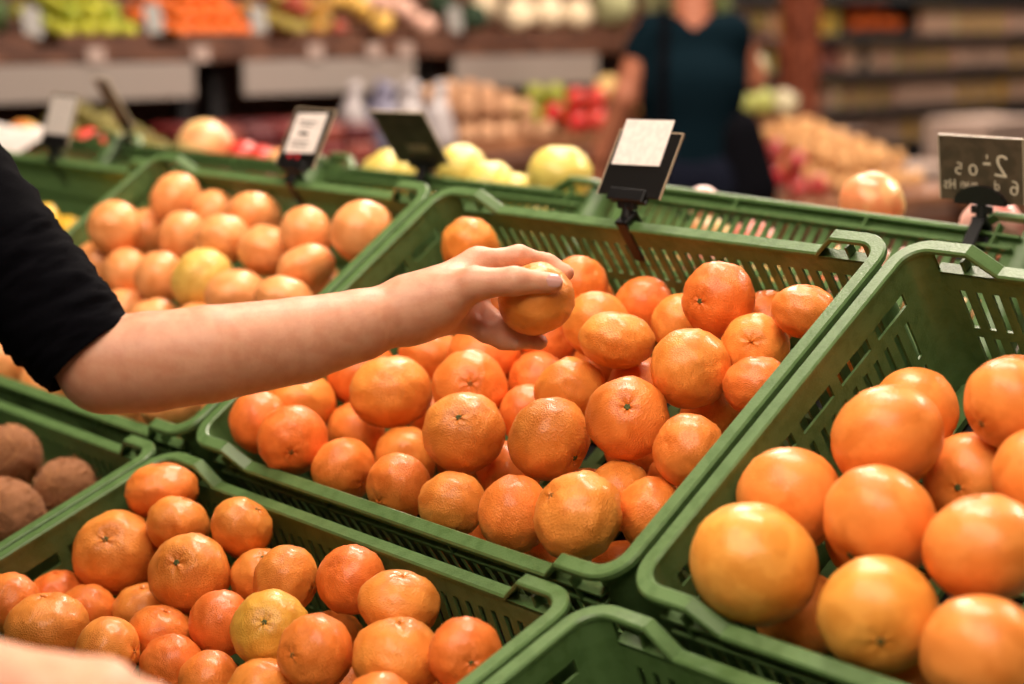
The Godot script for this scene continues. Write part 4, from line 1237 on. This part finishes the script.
	[0.4116, 1.1484, -0.3339, 0.0394, 0.93, -0.4976, 0.8194, 0.2846, 8, 0, "right", ""],
]
var BACK_ROW := [
	["mango", -0.0135, 1.2497, -0.7000, 0.0361, 0, "red and yellow mango showing above the far crate rim"],
	["mango", 0.1468, 1.2383, -0.6900, 0.0328, 1, "pale pink mango beneath the handwritten price card"],
	["mango", -0.2544, 1.2328, -0.6900, 0.0203, 2, "small whitish pink mango tip beside the black price card"],
	["yellow_apple", -0.5170, 1.2470, -0.7000, 0.0418, 3, "biggest yellow apple, at the raised corner of the far crate"],
	["yellow_apple", -0.7323, 1.2406, -0.7100, 0.0364, 3, "high yellow apple just beside the dark leaning price card"],
	["yellow_apple", -0.6345, 1.2283, -0.6800, 0.0337, 3, "low yellow apple in front of the other yellow apples"],
	["yellow_apple", -0.5833, 1.2212, -0.6800, 0.0266, 3, "smallest yellow apple, half sunk behind the far crate rim"],
	["yellow_apple", -0.8882, 1.2210, -0.7000, 0.0410, 3, "yellow apple on the other side of the dark leaning card"],
	["mango", -1.3933, 1.2359, -0.7000, 0.0469, 0, "large red and yellow mango above the far crate"],
	["red_apple", -1.2615, 1.2274, -0.6900, 0.0275, 4, "red apple touching the large mango in the far crate"],
	["red_apple", -1.2185, 1.2230, -0.7000, 0.0256, 4, "middle red apple between large mango and white labelled card"],
	["red_apple", -1.1494, 1.2246, -0.6900, 0.0251, 5, "peach coloured apple half behind the white labelled card"],
	["mango", -2.1050, 1.2103, -0.7200, 0.0379, 6, "yellow apple-sized fruit at the far end of the back crates"],
	["red_apple", -1.9754, 1.2081, -0.7000, 0.0250, 4, "little red apple behind the tray paper"],
	["red_apple", -1.8027, 1.2173, -0.7000, 0.0314, 4, "round red apple between the two farthest price cards"],
]

func build_contents() -> void:
	var k := 0
	for d in FRUIT:
		place_fruit(d, k)
		k += 1
	# the one in the hand
	place_fruit([0.1378, 1.2248, -0.0702, 0.0312, 0.93, -0.15, 0.92, 0.35, 1, 0, "held", "mandarin held between thumb and fingers above the middle crate"], 3)
	# back row, looking away from us
	var apple := fruit_mesh(401, 0.05, 0.14, 28, 18, 0.0)
	var mango := fruit_mesh(411, 0.06, 0.03, 28, 18, 0.75, 0.05)
	var redapple := fruit_mesh(421, 0.05, 0.12, 28, 18, 0.9)
	var tones := [Color(0.95, 0.80, 0.54), Color(0.92, 0.70, 0.64), Color(0.92, 0.84, 0.82), Color(0.86, 0.79, 0.42), Color(0.88, 0.36, 0.32), Color(0.93, 0.66, 0.44), Color(0.90, 0.75, 0.38)]
	var ms := []
	for c in tones:
		var m := mat(c, 0.32)
		m.vertex_color_use_as_albedo = true
		ms.append(m)
	for d in BACK_ROW:
		var mesh: Mesh = {"mango": mango, "yellow_apple": apple, "red_apple": redapple}[d[0]]
		var b := upright(Vector3(rng.randf_range(-0.5, 0.5), 1, rng.randf_range(-0.4, 0.4)), rng.randf() * TAU).scaled_local(Vector3(1.04, 0.94, 1.0) * d[4])
		single(d[0], mesh, ms[d[5]], Transform3D(b, Vector3(d[1], d[2] - 0.004, d[3])), d[6], {"mango": "mango", "yellow_apple": "apple", "red_apple": "apple"}[d[0]], "fruit in the crates facing away")
	# the rest of the fruit behind the slotted wall of the back row
	for q in [[-0.32, 0.22, "mango", mango, [0, 1, 0], "mango behind the slots of the crate under the handwritten card"], [-0.93, -0.39, "yellow_apple", apple, [3, 3, 6], "yellow apple behind the slots of the crate beyond the mandarins"], [-1.53, -0.99, "red_apple", redapple, [4, 5, 0], "red apple behind the slots under the large mango"], [-2.13, -1.60, "red_apple", redapple, [4, 0, 4], "red apple behind the slots of the farthest crate"]]:
		var i := 0
		var x: float = q[0] + 0.036
		while x < q[1] - 0.012:
			for t in [[1.145, -0.643], [1.166, -0.718]]:
				if t[1] < -0.7 and i % 3 == 2: continue
				var b := upright(Vector3(rng.randf_range(-1, 1), 0.7, rng.randf_range(-1, 1)), rng.randf() * TAU).scaled_local(Vector3.ONE * 0.033)
				single(q[2], q[3], ms[q[4][i % 3]], Transform3D(b, Vector3(x, t[0] + rng.randf_range(-0.008, 0.008), t[1] - 0.015)), q[5], "mango" if q[2] == "mango" else "apple", "fruit behind the slotted back walls")
			x += 0.072
			i += 1
	# lemons in the far crate of the upper row
	var lemon := fruit_mesh(431, 0.06, -0.10, 24, 16)
	var lm := mat(Color(0.90, 0.74, 0.25), 0.4)
	lm.vertex_color_use_as_albedo = true
	var B := Basis(Vector3.RIGHT, TILT)
	for q in [[0.06, 0.046, -0.115], [0.10, 0.098, -0.075], [0.135, 0.05, -0.11], [0.035, 0.05, -0.02], [0.115, 0.05, -0.04], [0.20, 0.045, -0.03], [0.24, 0.045, 0.055], [0.15, 0.05, 0.05], [0.06, 0.05, 0.08], [0.22, 0.05, 0.13], [0.10, 0.05, 0.145], [0.245, 0.095, -0.005], [0.17, 0.095, 0.01]]:
		single("lemon", lemon, lm, Transform3D(upright(Vector3(rng.randf_range(-1, 1), 0.3, rng.randf_range(-1, 1)), 0).scaled_local(Vector3(0.03, 0.036, 0.03)), Vector3(-1.2105, 1.0289, -0.2528) + B * Vector3(q[0], q[1], q[2])), "yellow lemon in the farthest crate of the upper row", "lemon", "lemons in the far crate")
	# coconuts
	var nut := fruit_mesh(441, 0.07, 0.03, 40, 28)
	var C := Basis(Vector3.RIGHT, TILT_FRONT)
	var L := ["coconut with a pale crack line at the back of the crate", "largest shaggy coconut, at the front of the three", "coconut lying against the crate wall next to the oranges"]
	var spots := [[0.075, 0.135, -0.125, 0.0374], [0.184, 0.125, -0.059, 0.0442], [0.158, 0.106, -0.140, 0.0344], [0.03, 0.062, -0.11, 0.042], [0.105, 0.056, -0.05, 0.040], [0.225, 0.054, -0.128, 0.038], [0.215, 0.054, -0.02, 0.038], [0.10, 0.057, 0.06, 0.042], [0.0, 0.057, 0.0, 0.042]]
	for i in spots.size():
		var q: Array = spots[i]
		var p: Vector3 = Vector3(-0.6291, 0.8120, 0.1329) + C * Vector3(q[0], q[1], q[2])
		var o := thing("coconut", L[i] if i < 3 else "coconut lying underneath the three topmost coconuts", "coconut", p, "coconuts in the lower crate")
		var ax := Vector3(0.7, 0.35, 0.2 + i * 0.3).normalized()
		part("husk", nut, M.husk, o, Transform3D(upright(ax, i * 1.3).scaled_local(Vector3(0.95, 1.12, 0.95) * q[3]), Vector3.ZERO))
		var fs := Shape.new()
		for h in 240:
			var d := Vector3(rng.randfn(), rng.randfn(), rng.randfn()).normalized()
			var tdir := (ax - d * ax.dot(d)).normalized()
			tdir = (tdir + d.cross(tdir) * rng.randf_range(-0.5, 0.5)).normalized()
			var rr: float = q[3] * (0.95 + 0.17 * absf(d.dot(ax))) * 0.99
			var a := d * rr
			var e := (d + tdir * 0.35).normalized() * rr * rng.randf_range(1.02, 1.09)
			fs.tube(a, e, 0.0005, 0.0002, 3, false)
		var fb := part("fibres", fs.mesh(), M.fibre, o)
		fb.set_meta("kind", "stuff")
	# folded paper over the far rim
	var ps := Shape.new()
	var rows := []
	for j in 9:
		var row := []
		for i in 13:
			var u := i / 12.0
			var w := j / 8.0
			row.append(Vector3(-0.17 + u * 0.34, -0.055 * pow(w, 1.5) + 0.004 * sin(u * 9.0 + w * 4.0), -0.05 + w * 0.11 + 0.006 * sin(u * 6.0)))
		rows.append(row)
	ps.sheet(rows)
	var back := []
	for r in rows:
		var row := []
		for i in 13: row.append(r[12 - i] - Vector3(0, 0.0008, 0))
		back.append(row)
	ps.sheet(back)
	single("packing_paper", ps.mesh(), M.paper, Transform3D(Basis(Vector3.UP, 0.0), Vector3(-1.98, 1.242, -0.596)), "white packing paper folded over the rim of the farthest crate", "paper")

func build_cards() -> void:
	var lean := 0.48
	# black card with a blank white slip, on the middle crate
	var o := price_card("black price card with blank white paper slip, on the mandarin crate", Vector3(-0.024, 1.2544, -0.3335), 0.0, lean, Vector2(0.084, 0.068), M.card, false, 0.021, TILT)
	on_card(o, "paper_slip", lean, 0.021, Vector2(-0.037, 0.034), Vector2(0.027, 0.082), M.paper, 0.0016, 1.0, 0.03)
	# black card with printed label
	o = price_card("black price card with printed white label above the peach-toned oranges", Vector3(-0.592, 1.2544, -0.3335), 0.0, lean, Vector2(0.080, 0.076), M.card, false, 0.013, TILT)
	on_card(o, "printed_label", lean, 0.013, Vector2(-0.032, 0.020), Vector2(0.030, 0.072), M.paper, 0.0014, 1.0, 0.05)
	for q in [[0.060, 0.040, 0.0012], [0.055, 0.030, 0.0012], [0.043, 0.022, 0.004], [0.034, 0.040, 0.0012], [0.028, 0.036, 0.0012]]:
		on_card(o, "print_line", lean, 0.013, Vector2(-q[1] / 2 - 0.003, q[0]), Vector2(q[1] / 2 - 0.006, q[0] + q[2]), M.ink, 0.0019)
	for x in [-0.018, -0.002]: on_card(o, "red_mark", lean, 0.013, Vector2(x, 0.012), Vector2(x + 0.006, 0.019), M.red_ink, 0.0014)
	# black card with white label, far crate
	o = price_card("black price card with plain white label on the lemon crate", Vector3(-1.225, 1.2424, -0.3415), 0.0, 0.30, Vector2(0.084, 0.076), M.card, false, 0.016, TILT)
	on_card(o, "label", 0.30, 0.016, Vector2(-0.038, 0.018), Vector2(0.038, 0.075), M.paper, 0.0014, 1.0, 0.0)
	# cards of the row that faces away: we see their backs
	o = price_card("dark brown price card with mirrored handwriting, seen from behind", Vector3(0.181, 1.2450, -0.620), 0.0, -0.14, Vector2(0.096, 0.064), M.card_brown, true, 0.022, -TILT)
	var b := Basis(Vector3.RIGHT, 0.14)
	var font := SystemFont.new()
	font.font_names = PackedStringArray(["Droid Sans"])
	for q in [["2", 0.022, 0.021, 40, 0.10], ["-", 0.008, 0.0235, 44, 0.0], ["'", 0.008, 0.033, 22, 0.0], ["o", -0.008, 0.0225, 28, 0.0], ["5", -0.027, 0.0235, 22, 0.2], ["6", 0.036, 0.006, 26, 0.15], ["Hs", -0.036, 0.009, 18, 0.0], ["man", -0.014, 0.0115, 14, 0.0], ["d", 0.018, 0.0115, 16, 0.0]]:
		var tm := TextMesh.new()
		tm.text = q[0]
		tm.font = font
		tm.font_size = q[3]
		tm.pixel_size = 0.00074
		tm.depth = 0.0028
		tm.horizontal_alignment = HORIZONTAL_ALIGNMENT_CENTER
		tm.vertical_alignment = VERTICAL_ALIGNMENT_BOTTOM
		part("handwriting", tm, M.chalk, o, Transform3D(b * Basis(Vector3.UP, PI) * Basis(Vector3(0, 0, 1), q[4]), Vector3(0, 0.022, 0) + b * Vector3(q[1], q[2], 0)))
	o = price_card("dark price card with pale strip leaning over the yellow apples", Vector3(-0.70, 1.2380, -0.620), 0.30, -0.72, Vector2(0.084, 0.096), M.card_brown, false, 0.012, -TILT)
	on_card(o, "label", -0.72, 0.012, Vector2(-0.012, 0.026), Vector2(0.022, 0.038), plain("kraft", Color(0.62, 0.53, 0.42), 0.8), 0.0014)
	o = price_card("copper brown price card leaning over at the far crates", Vector3(-1.51, 1.2370, -0.620), -0.2, -0.50, Vector2(0.088, 0.09), M.copper, false, 0.026, -TILT)
	on_card(o, "label", -0.50, 0.026, Vector2(-0.03, 0.030), Vector2(0.03, 0.085), plain("tan", Color(0.70, 0.52, 0.40), 0.7), 0.0014)

func build_far_stand() -> void:
	var o := thing("produce_stand", "two-tier wooden produce stand across the aisle", "display stand", Vector3(-3.4, 0, -2.6))
	var rel := T(-o.position)
	for q in [["shelf", Vector3(-3.90, 1.315, -4.42), Vector3(-3.30, 1.360, 0.2), M.wood], ["shelf", Vector3(-3.75, 0.985, -4.42), Vector3(-2.86, 1.030, 0.2), M.wood], ["plinth", Vector3(-3.70, 0.0, -4.40), Vector3(-3.0, 0.20, 0.15), M.dark], ["back_panel", Vector3(-3.92, 0.2, -4.42), Vector3(-3.90, 1.9, 0.2), M.wood]]:
		var s := Shape.new()
		s.box(q[1], q[2], 0.004)
		part(q[0], s.mesh(), q[3], o, rel)
	var z := -4.41
	while z < -0.6:
		for dz in [0.0, 0.11]:
			var s := Shape.new()
			s.box(Vector3(-3.46, 0.2, z + dz), Vector3(-3.40, 1.314, z + dz + 0.045), 0.003)
			part("post", s.mesh(), M.dark, o, rel)
		var s2 := Shape.new()
		s2.box(Vector3(-3.315, 1.212, z + 0.16), Vector3(-3.30, 1.314, z + 0.80), 0.002)
		part("price_board", s2.mesh(), M.panel, o, rel)
		z += 0.805
	# cards on the ledge and between the heaps
	for q in [-1.52, -1.855, -2.255, -2.475, -2.60]:
		single("shelf_label", box_mesh(Vector3(0.003, 0.045, 0.055), 0.001), plain("rail_label", Color(0.60, 0.52, 0.48), 0.7), Transform3D(Basis(Vector3(0, 0, 1), 0.15), Vector3(-3.292, 1.315, q)), "small white label on the ledge of the far stand", "label", "white labels along the far ledge")
	for q in [[-1.37, 1.385], [-1.745, 1.395], [-2.10, 1.39], [-2.86, 1.39]]:
		single("price_sign", box_mesh(Vector3(0.004, 0.085, 0.055), 0.001), plain("sign", Color(0.56, 0.55, 0.53), 0.6), Transform3D(Basis(Vector3(0, 0, 1), 0.2), Vector3(-3.36, q[1], q[0])), "pale price sign standing between the far heaps", "price tag", "price signs between the far heaps")
	var ball := [lumps(501, 0.05), lumps(502, 0.05)]
	var rough := [lumps(511, 0.25), lumps(512, 0.3)]
	var up := 1.361
	var holds := ["yellow-green apples", "clementines", "mixed apples", "yellow peppers", "pale peaches", "broccoli", "cauliflowers", "lettuces", "dark salads"]
	var boxes := [[-1.72, -1.44], [-2.11, -1.81], [-2.46, -2.21], [-2.67, -2.53], [-2.84, -2.69], [-3.10, -2.90], [-3.56, -3.12], [-4.40, -3.60], [-1.36, -1.06]]
	for q in boxes: tray("wooden_box", "shallow wooden box of %s on the upper tier of the far stand" % holds[boxes.find(q)], Vector3(-3.72, up, q[0]), Vector3(-3.34, up + 0.035, q[1]), M.wood, "wooden boxes on the far stand")
	heap("green_apple", "yellow-green apple in the far heap on the upper tier", "apple", "yellow-green apples on the far stand", Vector3(-3.70, up + 0.01, -1.71), Vector3(-3.36, 0, -1.45), 0.027, ball, [plain("lime", Color(0.72, 0.72, 0.18), 0.4), plain("lime2", Color(0.62, 0.66, 0.16), 0.4)], 0.95, 3)
	heap("clementine", "small orange clementine in the far heap on the upper tier", "clementine", "clementines on the far stand", Vector3(-3.70, up + 0.01, -2.10), Vector3(-3.36, 0, -1.82), 0.026, ball, [plain("clem", Color(0.92, 0.44, 0.12), 0.4)], 0.9, 3)
	heap("mixed_apple", "red and yellow apple in the far mixed heap", "apple", "mixed apples on the far stand", Vector3(-3.70, up + 0.01, -2.45), Vector3(-3.36, 0, -2.22), 0.029, ball, [plain("mixa", Color(0.72, 0.52, 0.20), 0.4), plain("mixb", Color(0.60, 0.24, 0.15), 0.4), plain("mixc", Color(0.62, 0.55, 0.25), 0.4)], 0.95, 2)
	heap("yellow_pepper", "yellow pepper in the far narrow box", "pepper", "yellow peppers on the far stand", Vector3(-3.70, up + 0.01, -2.66), Vector3(-3.36, 0, -2.54), 0.038, rough, [plain("yp", Color(0.90, 0.72, 0.35), 0.4)], 1.1, 2, 2.3)
	heap("peach", "pale pink peach in the far narrow box", "peach", "pale peaches on the far stand", Vector3(-3.70, up + 0.01, -2.83), Vector3(-3.36, 0, -2.70), 0.036, ball, [plain("pp", Color(0.88, 0.70, 0.62), 0.6)], 0.95, 2)
	heap("broccoli", "dark green broccoli head in the far box", "broccoli", "broccoli heads on the far stand", Vector3(-3.70, up, -3.09), Vector3(-3.36, 0, -2.91), 0.055, rough, [plain("broc", Color(0.10, 0.19, 0.09), 0.8)], 0.9, 1, 2.3)
	heap("cauliflower", "cream white cauliflower in the far heap", "cauliflower", "cauliflowers on the far stand", Vector3(-3.70, up + 0.01, -3.55), Vector3(-3.36, 0, -3.13), 0.060, rough, [plain("caul", Color(0.90, 0.82, 0.68), 0.7)], 0.9, 2, 2.3)
	heap("lettuce", "pale green lettuce head on the far upper tier", "lettuce", "lettuces on the far stand", Vector3(-3.70, up + 0.01, -4.39), Vector3(-3.36, 0, -3.61), 0.085, rough, [plain("let1", Color(0.50, 0.56, 0.34), 0.8), plain("let2", Color(0.66, 0.66, 0.48), 0.8), plain("let3", Color(0.78, 0.76, 0.62), 0.8)], 0.9, 2, 2.3)
	heap("salad_head", "dark green salad head at the end of the far stand", "salad", "salads on the far stand", Vector3(-3.70, up + 0.01, -1.35), Vector3(-3.36, 0, -1.07), 0.06, rough, [plain("sal", Color(0.25, 0.33, 0.15), 0.8)], 0.9, 1, 2.3)
	# lower tier
	var dn := 1.031
	var packm := box_mesh(Vector3(0.16, 0.055, 0.10), 0.012)
	var reds := [plain("pk1", Color(0.42, 0.14, 0.14), 0.35), plain("pk2", Color(0.50, 0.24, 0.20), 0.35), plain("pk3", Color(0.34, 0.16, 0.17), 0.35)]
	for i in 10:
		for l in 2:
			single("berry_pack", packm, reds[(i * 2 + l) % 3], Transform3D(Basis(Vector3.UP, rng.randf_range(-0.05, 0.05)), Vector3(-3.02 - (i % 2) * 0.19, dn + 0.001 + l * 0.0565, -1.72 - int(i / 2) * 0.112)), "dark red pack stacked on the lower tier of the far stand", "package", "dark red packs on the far stand")
	for i in 6:
		var s := Shape.new()
		var f := Flesh.new()
		var p := Vector3(-3.0 - (i % 2) * 0.16, dn, -2.30 - int(i / 2) * 0.10)
		f.bone(Vector3(0, 0.05, 0), Vector3(0, 0.12, 0.01), 0.05, 0.04, 0.03)
		f.bone(Vector3(0, 0.14, 0.01), Vector3(0.0, 0.20, 0.0), 0.014, 0.025, 0.03)
		f.into(s, 0.012)
		single("produce_bag", s.mesh(), plain("bag", Color(0.66, 0.63, 0.63), 0.35) if i % 3 else plain("bag2", Color(0.45, 0.44, 0.52), 0.35), T(p), "white filled plastic bag on the far lower tier", "bag", "plastic bags on the far stand")
	for q in [[-2.98, -2.54, "potatoes"], [-3.30, -3.0, "tomatoes"], [-3.55, -3.33, "yellow squashes"], [-4.20, -3.80, "wrapped lettuces"], [-1.62, -1.34, "pears"]]: tray("wooden_box", "pale wooden box of %s on the lower tier of the far stand" % q[2], Vector3(-3.385, dn, q[0]), Vector3(-2.92, dn + 0.05, q[1]), M.wood_pale, "pale wooden boxes on the far stand")
	heap("potato", "pale brown potato in the heap on the far lower tier", "potato", "potatoes on the far stand", Vector3(-3.32, dn + 0.015, -2.96), Vector3(-2.95, 0, -2.56), 0.034, [lumps(521, 0.2), lumps(522, 0.25)], [plain("pot", Color(0.78, 0.60, 0.45), 0.8), plain("pot2", Color(0.70, 0.52, 0.38), 0.8)], 1.2, 2, 2.3)
	heap("tomato", "bright red tomato on the far lower tier", "tomato", "tomatoes on the far stand", Vector3(-3.16, dn + 0.03, -3.29), Vector3(-2.94, 0, -3.01), 0.036, ball, [plain("tom", Color(0.78, 0.12, 0.12), 0.3), plain("tom2", Color(0.80, 0.24, 0.20), 0.3)], 0.9, 2)
	heap("green_tomato", "yellow-green tomato behind the red ones on the far tier", "tomato", "green tomatoes on the far stand", Vector3(-3.325, dn + 0.045, -3.29), Vector3(-3.165, 0, -3.01), 0.036, ball, [plain("gt", Color(0.60, 0.62, 0.22), 0.3)], 0.9, 2)
	heap("yellow_squash", "pale yellow squash on the far lower tier", "squash", "squashes on the far stand", Vector3(-3.31, dn + 0.03, -3.54), Vector3(-2.94, 0, -3.34), 0.05, ball, [plain("sq", Color(0.82, 0.68, 0.42), 0.5)], 0.9, 1)
	heap("celery_pack", "light green wrapped lettuce on the far lower tier", "lettuce", "wrapped lettuces on the far stand", Vector3(-3.31, dn + 0.03, -4.19), Vector3(-2.94, 0, -3.81), 0.055, rough, [plain("cel", Color(0.66, 0.68, 0.36), 0.5), plain("cel2", Color(0.76, 0.72, 0.58), 0.5)], 0.9, 2, 2.3)
	heap("pear", "yellow-green pear in the box at the near end of far stand", "pear", "pears on the far stand", Vector3(-3.36, dn + 0.01, -1.60), Vector3(-2.94, 0, -1.36), 0.032, ball, [plain("pear", Color(0.50, 0.46, 0.22), 0.5)], 1.1, 1)
	# low table in front of the stand's end
	var t := thing("low_table", "low wooden produce table at the end of the far stand", "table", Vector3(-2.55, 0, -3.80))
	for q in [["table_top", Vector3(-0.27, 0.825, -0.50), Vector3(0.27, 0.870, 0.45), M.wood_pale], ["leg", Vector3(-0.25, 0, -0.48), Vector3(-0.19, 0.825, -0.42), M.wood], ["leg", Vector3(0.19, 0, -0.48), Vector3(0.25, 0.825, -0.42), M.wood], ["leg", Vector3(-0.25, 0, 0.37), Vector3(-0.19, 0.825, 0.43), M.wood], ["leg", Vector3(0.19, 0, 0.37), Vector3(0.25, 0.825, 0.43), M.wood]]:
		var s := Shape.new()
		s.box(q[1], q[2], 0.004)
		part(q[0], s.mesh(), q[3], t)
	heap("white_potato", "beige potato heaped on the low far table", "potato", "beige potatoes on the low table", Vector3(-2.80, 0.871, -4.05), Vector3(-2.32, 0, -3.59), 0.034, [lumps(521, 0.2), lumps(522, 0.25)], [plain("wp", Color(0.82, 0.62, 0.40), 0.8)], 1.15, 2, 2.3)
	heap("red_pepper", "red pepper heaped on the low far table", "pepper", "red peppers on the low table", Vector3(-2.80, 0.871, -3.56), Vector3(-2.32, 0, -3.37), 0.036, rough, [plain("rp", Color(0.72, 0.10, 0.14), 0.3), plain("rp2", Color(0.66, 0.22, 0.20), 0.3)], 1.1, 2, 2.3)
	single("wooden_post", box_mesh(Vector3(0.13, 3.4, 0.13), 0.006), M.wood_red, T(Vector3(-3.98, 0, -5.34)), "reddish brown wooden post between far stand and wall shelves", "post")

func build_far_shelves() -> void:
	var o := thing("wall_shelves", "tall dark wall shelves of packaged goods in the distance", "shelf", Vector3(-5.4, 0, -8.4))
	var rel := T(-o.position)
	var ys := [0.28, 0.50, 0.71, 0.92, 1.135, 1.335, 1.55, 1.78]
	for y in ys:
		var s := Shape.new()
		s.box(Vector3(-5.65, y - 0.03, -11.0), Vector3(-5.20, y, -5.8), 0.003)
		part("shelf_board", s.mesh(), M.dark, o, rel)
		s = Shape.new()
		s.box(Vector3(-5.20, y - 0.035, -11.0), Vector3(-5.19, y + 0.005, -5.8), 0.002)
		part("price_rail", s.mesh(), M.dark, o, rel)
	var z := -11.0
	while z < -5.7:
		var s := Shape.new()
		s.box(Vector3(-5.67, 0, z), Vector3(-5.62, 2.0, z + 0.04), 0.002)
		part("upright", s.mesh(), M.dark, o, rel)
		z += 1.04
	var s4 := Shape.new()
	s4.box(Vector3(-5.70, 0, -11.0), Vector3(-5.67, 2.0, -5.8))
	part("back_panel", s4.mesh(), M.dark, o, rel)
	var js := Shape.new()
	js.lathe([Vector2(0, 0), Vector2(0.036, 0), Vector2(0.040, 0.006), Vector2(0.040, 0.110), Vector2(0.032, 0.13), Vector2(0.032, 0.134), Vector2(0, 0.134)], 14)
	var jar := js.mesh()
	js = Shape.new()
	js.lathe([Vector2(0, 0.1335), Vector2(0.036, 0.1335), Vector2(0.036, 0.160), Vector2(0.0, 0.161)], 14)
	var lid := js.mesh()
	var bagm := box_mesh(Vector3(0.07, 0.165, 0.085), 0.014)
	var jc := [plain("j1", Color(0.62, 0.48, 0.16), 0.3), plain("j2", Color(0.50, 0.44, 0.20), 0.3), plain("j3", Color(0.56, 0.42, 0.34), 0.3), plain("j4", Color(0.60, 0.50, 0.42), 0.3)]
	var lc := [plain("lid1", Color(0.66, 0.55, 0.20), 0.4), plain("lid2", Color(0.55, 0.45, 0.38), 0.4)]
	var bc := [plain("b1", Color(0.58, 0.47, 0.40), 0.6), plain("b2", Color(0.66, 0.58, 0.48), 0.6), plain("b3", Color(0.50, 0.46, 0.28), 0.6), plain("b4", Color(0.44, 0.24, 0.20), 0.6)]
	var words := {2: "lowest filled", 3: "second lowest", 4: "second highest", 5: "highest filled"}
	for k in [2, 3, 4, 5]:
		var zz := -9.3
		var i := 0
		while zz < -6.3:
			i += 1
			var run: int = int((zz + 20.0) / 0.55) + k
			zz += 0.092
			if run % 9 == 3 or rng.randf() < 0.05 or (k == 5 and zz > -7.95 and zz < -7.25): continue
			var at := Vector3(-5.27 - rng.randf() * 0.02, ys[k] + 0.0005, zz)
			if run % 3 == 0:
				single("food_packet", bagm, bc[run % 4], Transform3D(Basis(Vector3.UP, rng.randf_range(-0.1, 0.1)), at), "upright food packet on the %s board of the distant wall shelves" % words[k], "packet", "food packets on the wall shelves")
			else:
				var j := thing("jar", "preserve jar on the %s board of the distant wall shelves" % words[k], "jar", at, "jars on the wall shelves")
				part("glass", jar, jc[(run + i % 2) % 4], j)
				part("lid", lid, lc[run % 2], j)
	heap("far_orange", "orange fruit on the top distant wall shelf", "fruit", "oranges on the distant wall shelf", Vector3(-5.5, 1.336, -7.85), Vector3(-5.25, 0, -7.35), 0.05, [lumps(501, 0.05)], [plain("ob", Color(0.85, 0.38, 0.10), 0.5)], 1.0, 2)
	# cartons stacked in front of the shelves
	var cart := [plain("c1", Color(0.52, 0.36, 0.25), 0.8), plain("c2", Color(0.46, 0.30, 0.22), 0.8), plain("c3", Color(0.60, 0.52, 0.47), 0.8)]
	var which := ["bottom of the three-high stack", "middle of the three-high stack", "top of the three-high stack", "bottom of the four-high stack", "second of the four-high stack", "third of the four-high stack", "top of the four-high stack", "bottom of the two-high stack", "top of the two-high stack"]
	var nth := 0
	var cb := box_mesh(Vector3(0.40, 0.22, 0.55), 0.004)
	var tape := box_mesh(Vector3(0.402, 0.002, 0.05))
	for q in [[-4.45, 0.0, -6.9, 0], [-4.45, 0.223, -6.9, 1], [-4.45, 0.446, -6.88, 2], [-4.45, 0.0, -7.5, 1], [-4.45, 0.223, -7.5, 0], [-4.45, 0.446, -7.5, 1], [-4.45, 0.669, -7.5, 2], [-4.45, 0.0, -6.3, 0], [-4.45, 0.223, -6.3, 1]]:
		var c := thing("carton", "cardboard carton before the distant wall shelves, " + which[nth], "carton", Vector3(q[0], q[1], q[2]), "cartons before the wall shelves")
		nth += 1
		part("box", cb, cart[q[3]], c)
		part("tape", tape, cart[2], c, T(Vector3(0, 0.2195, 0)))
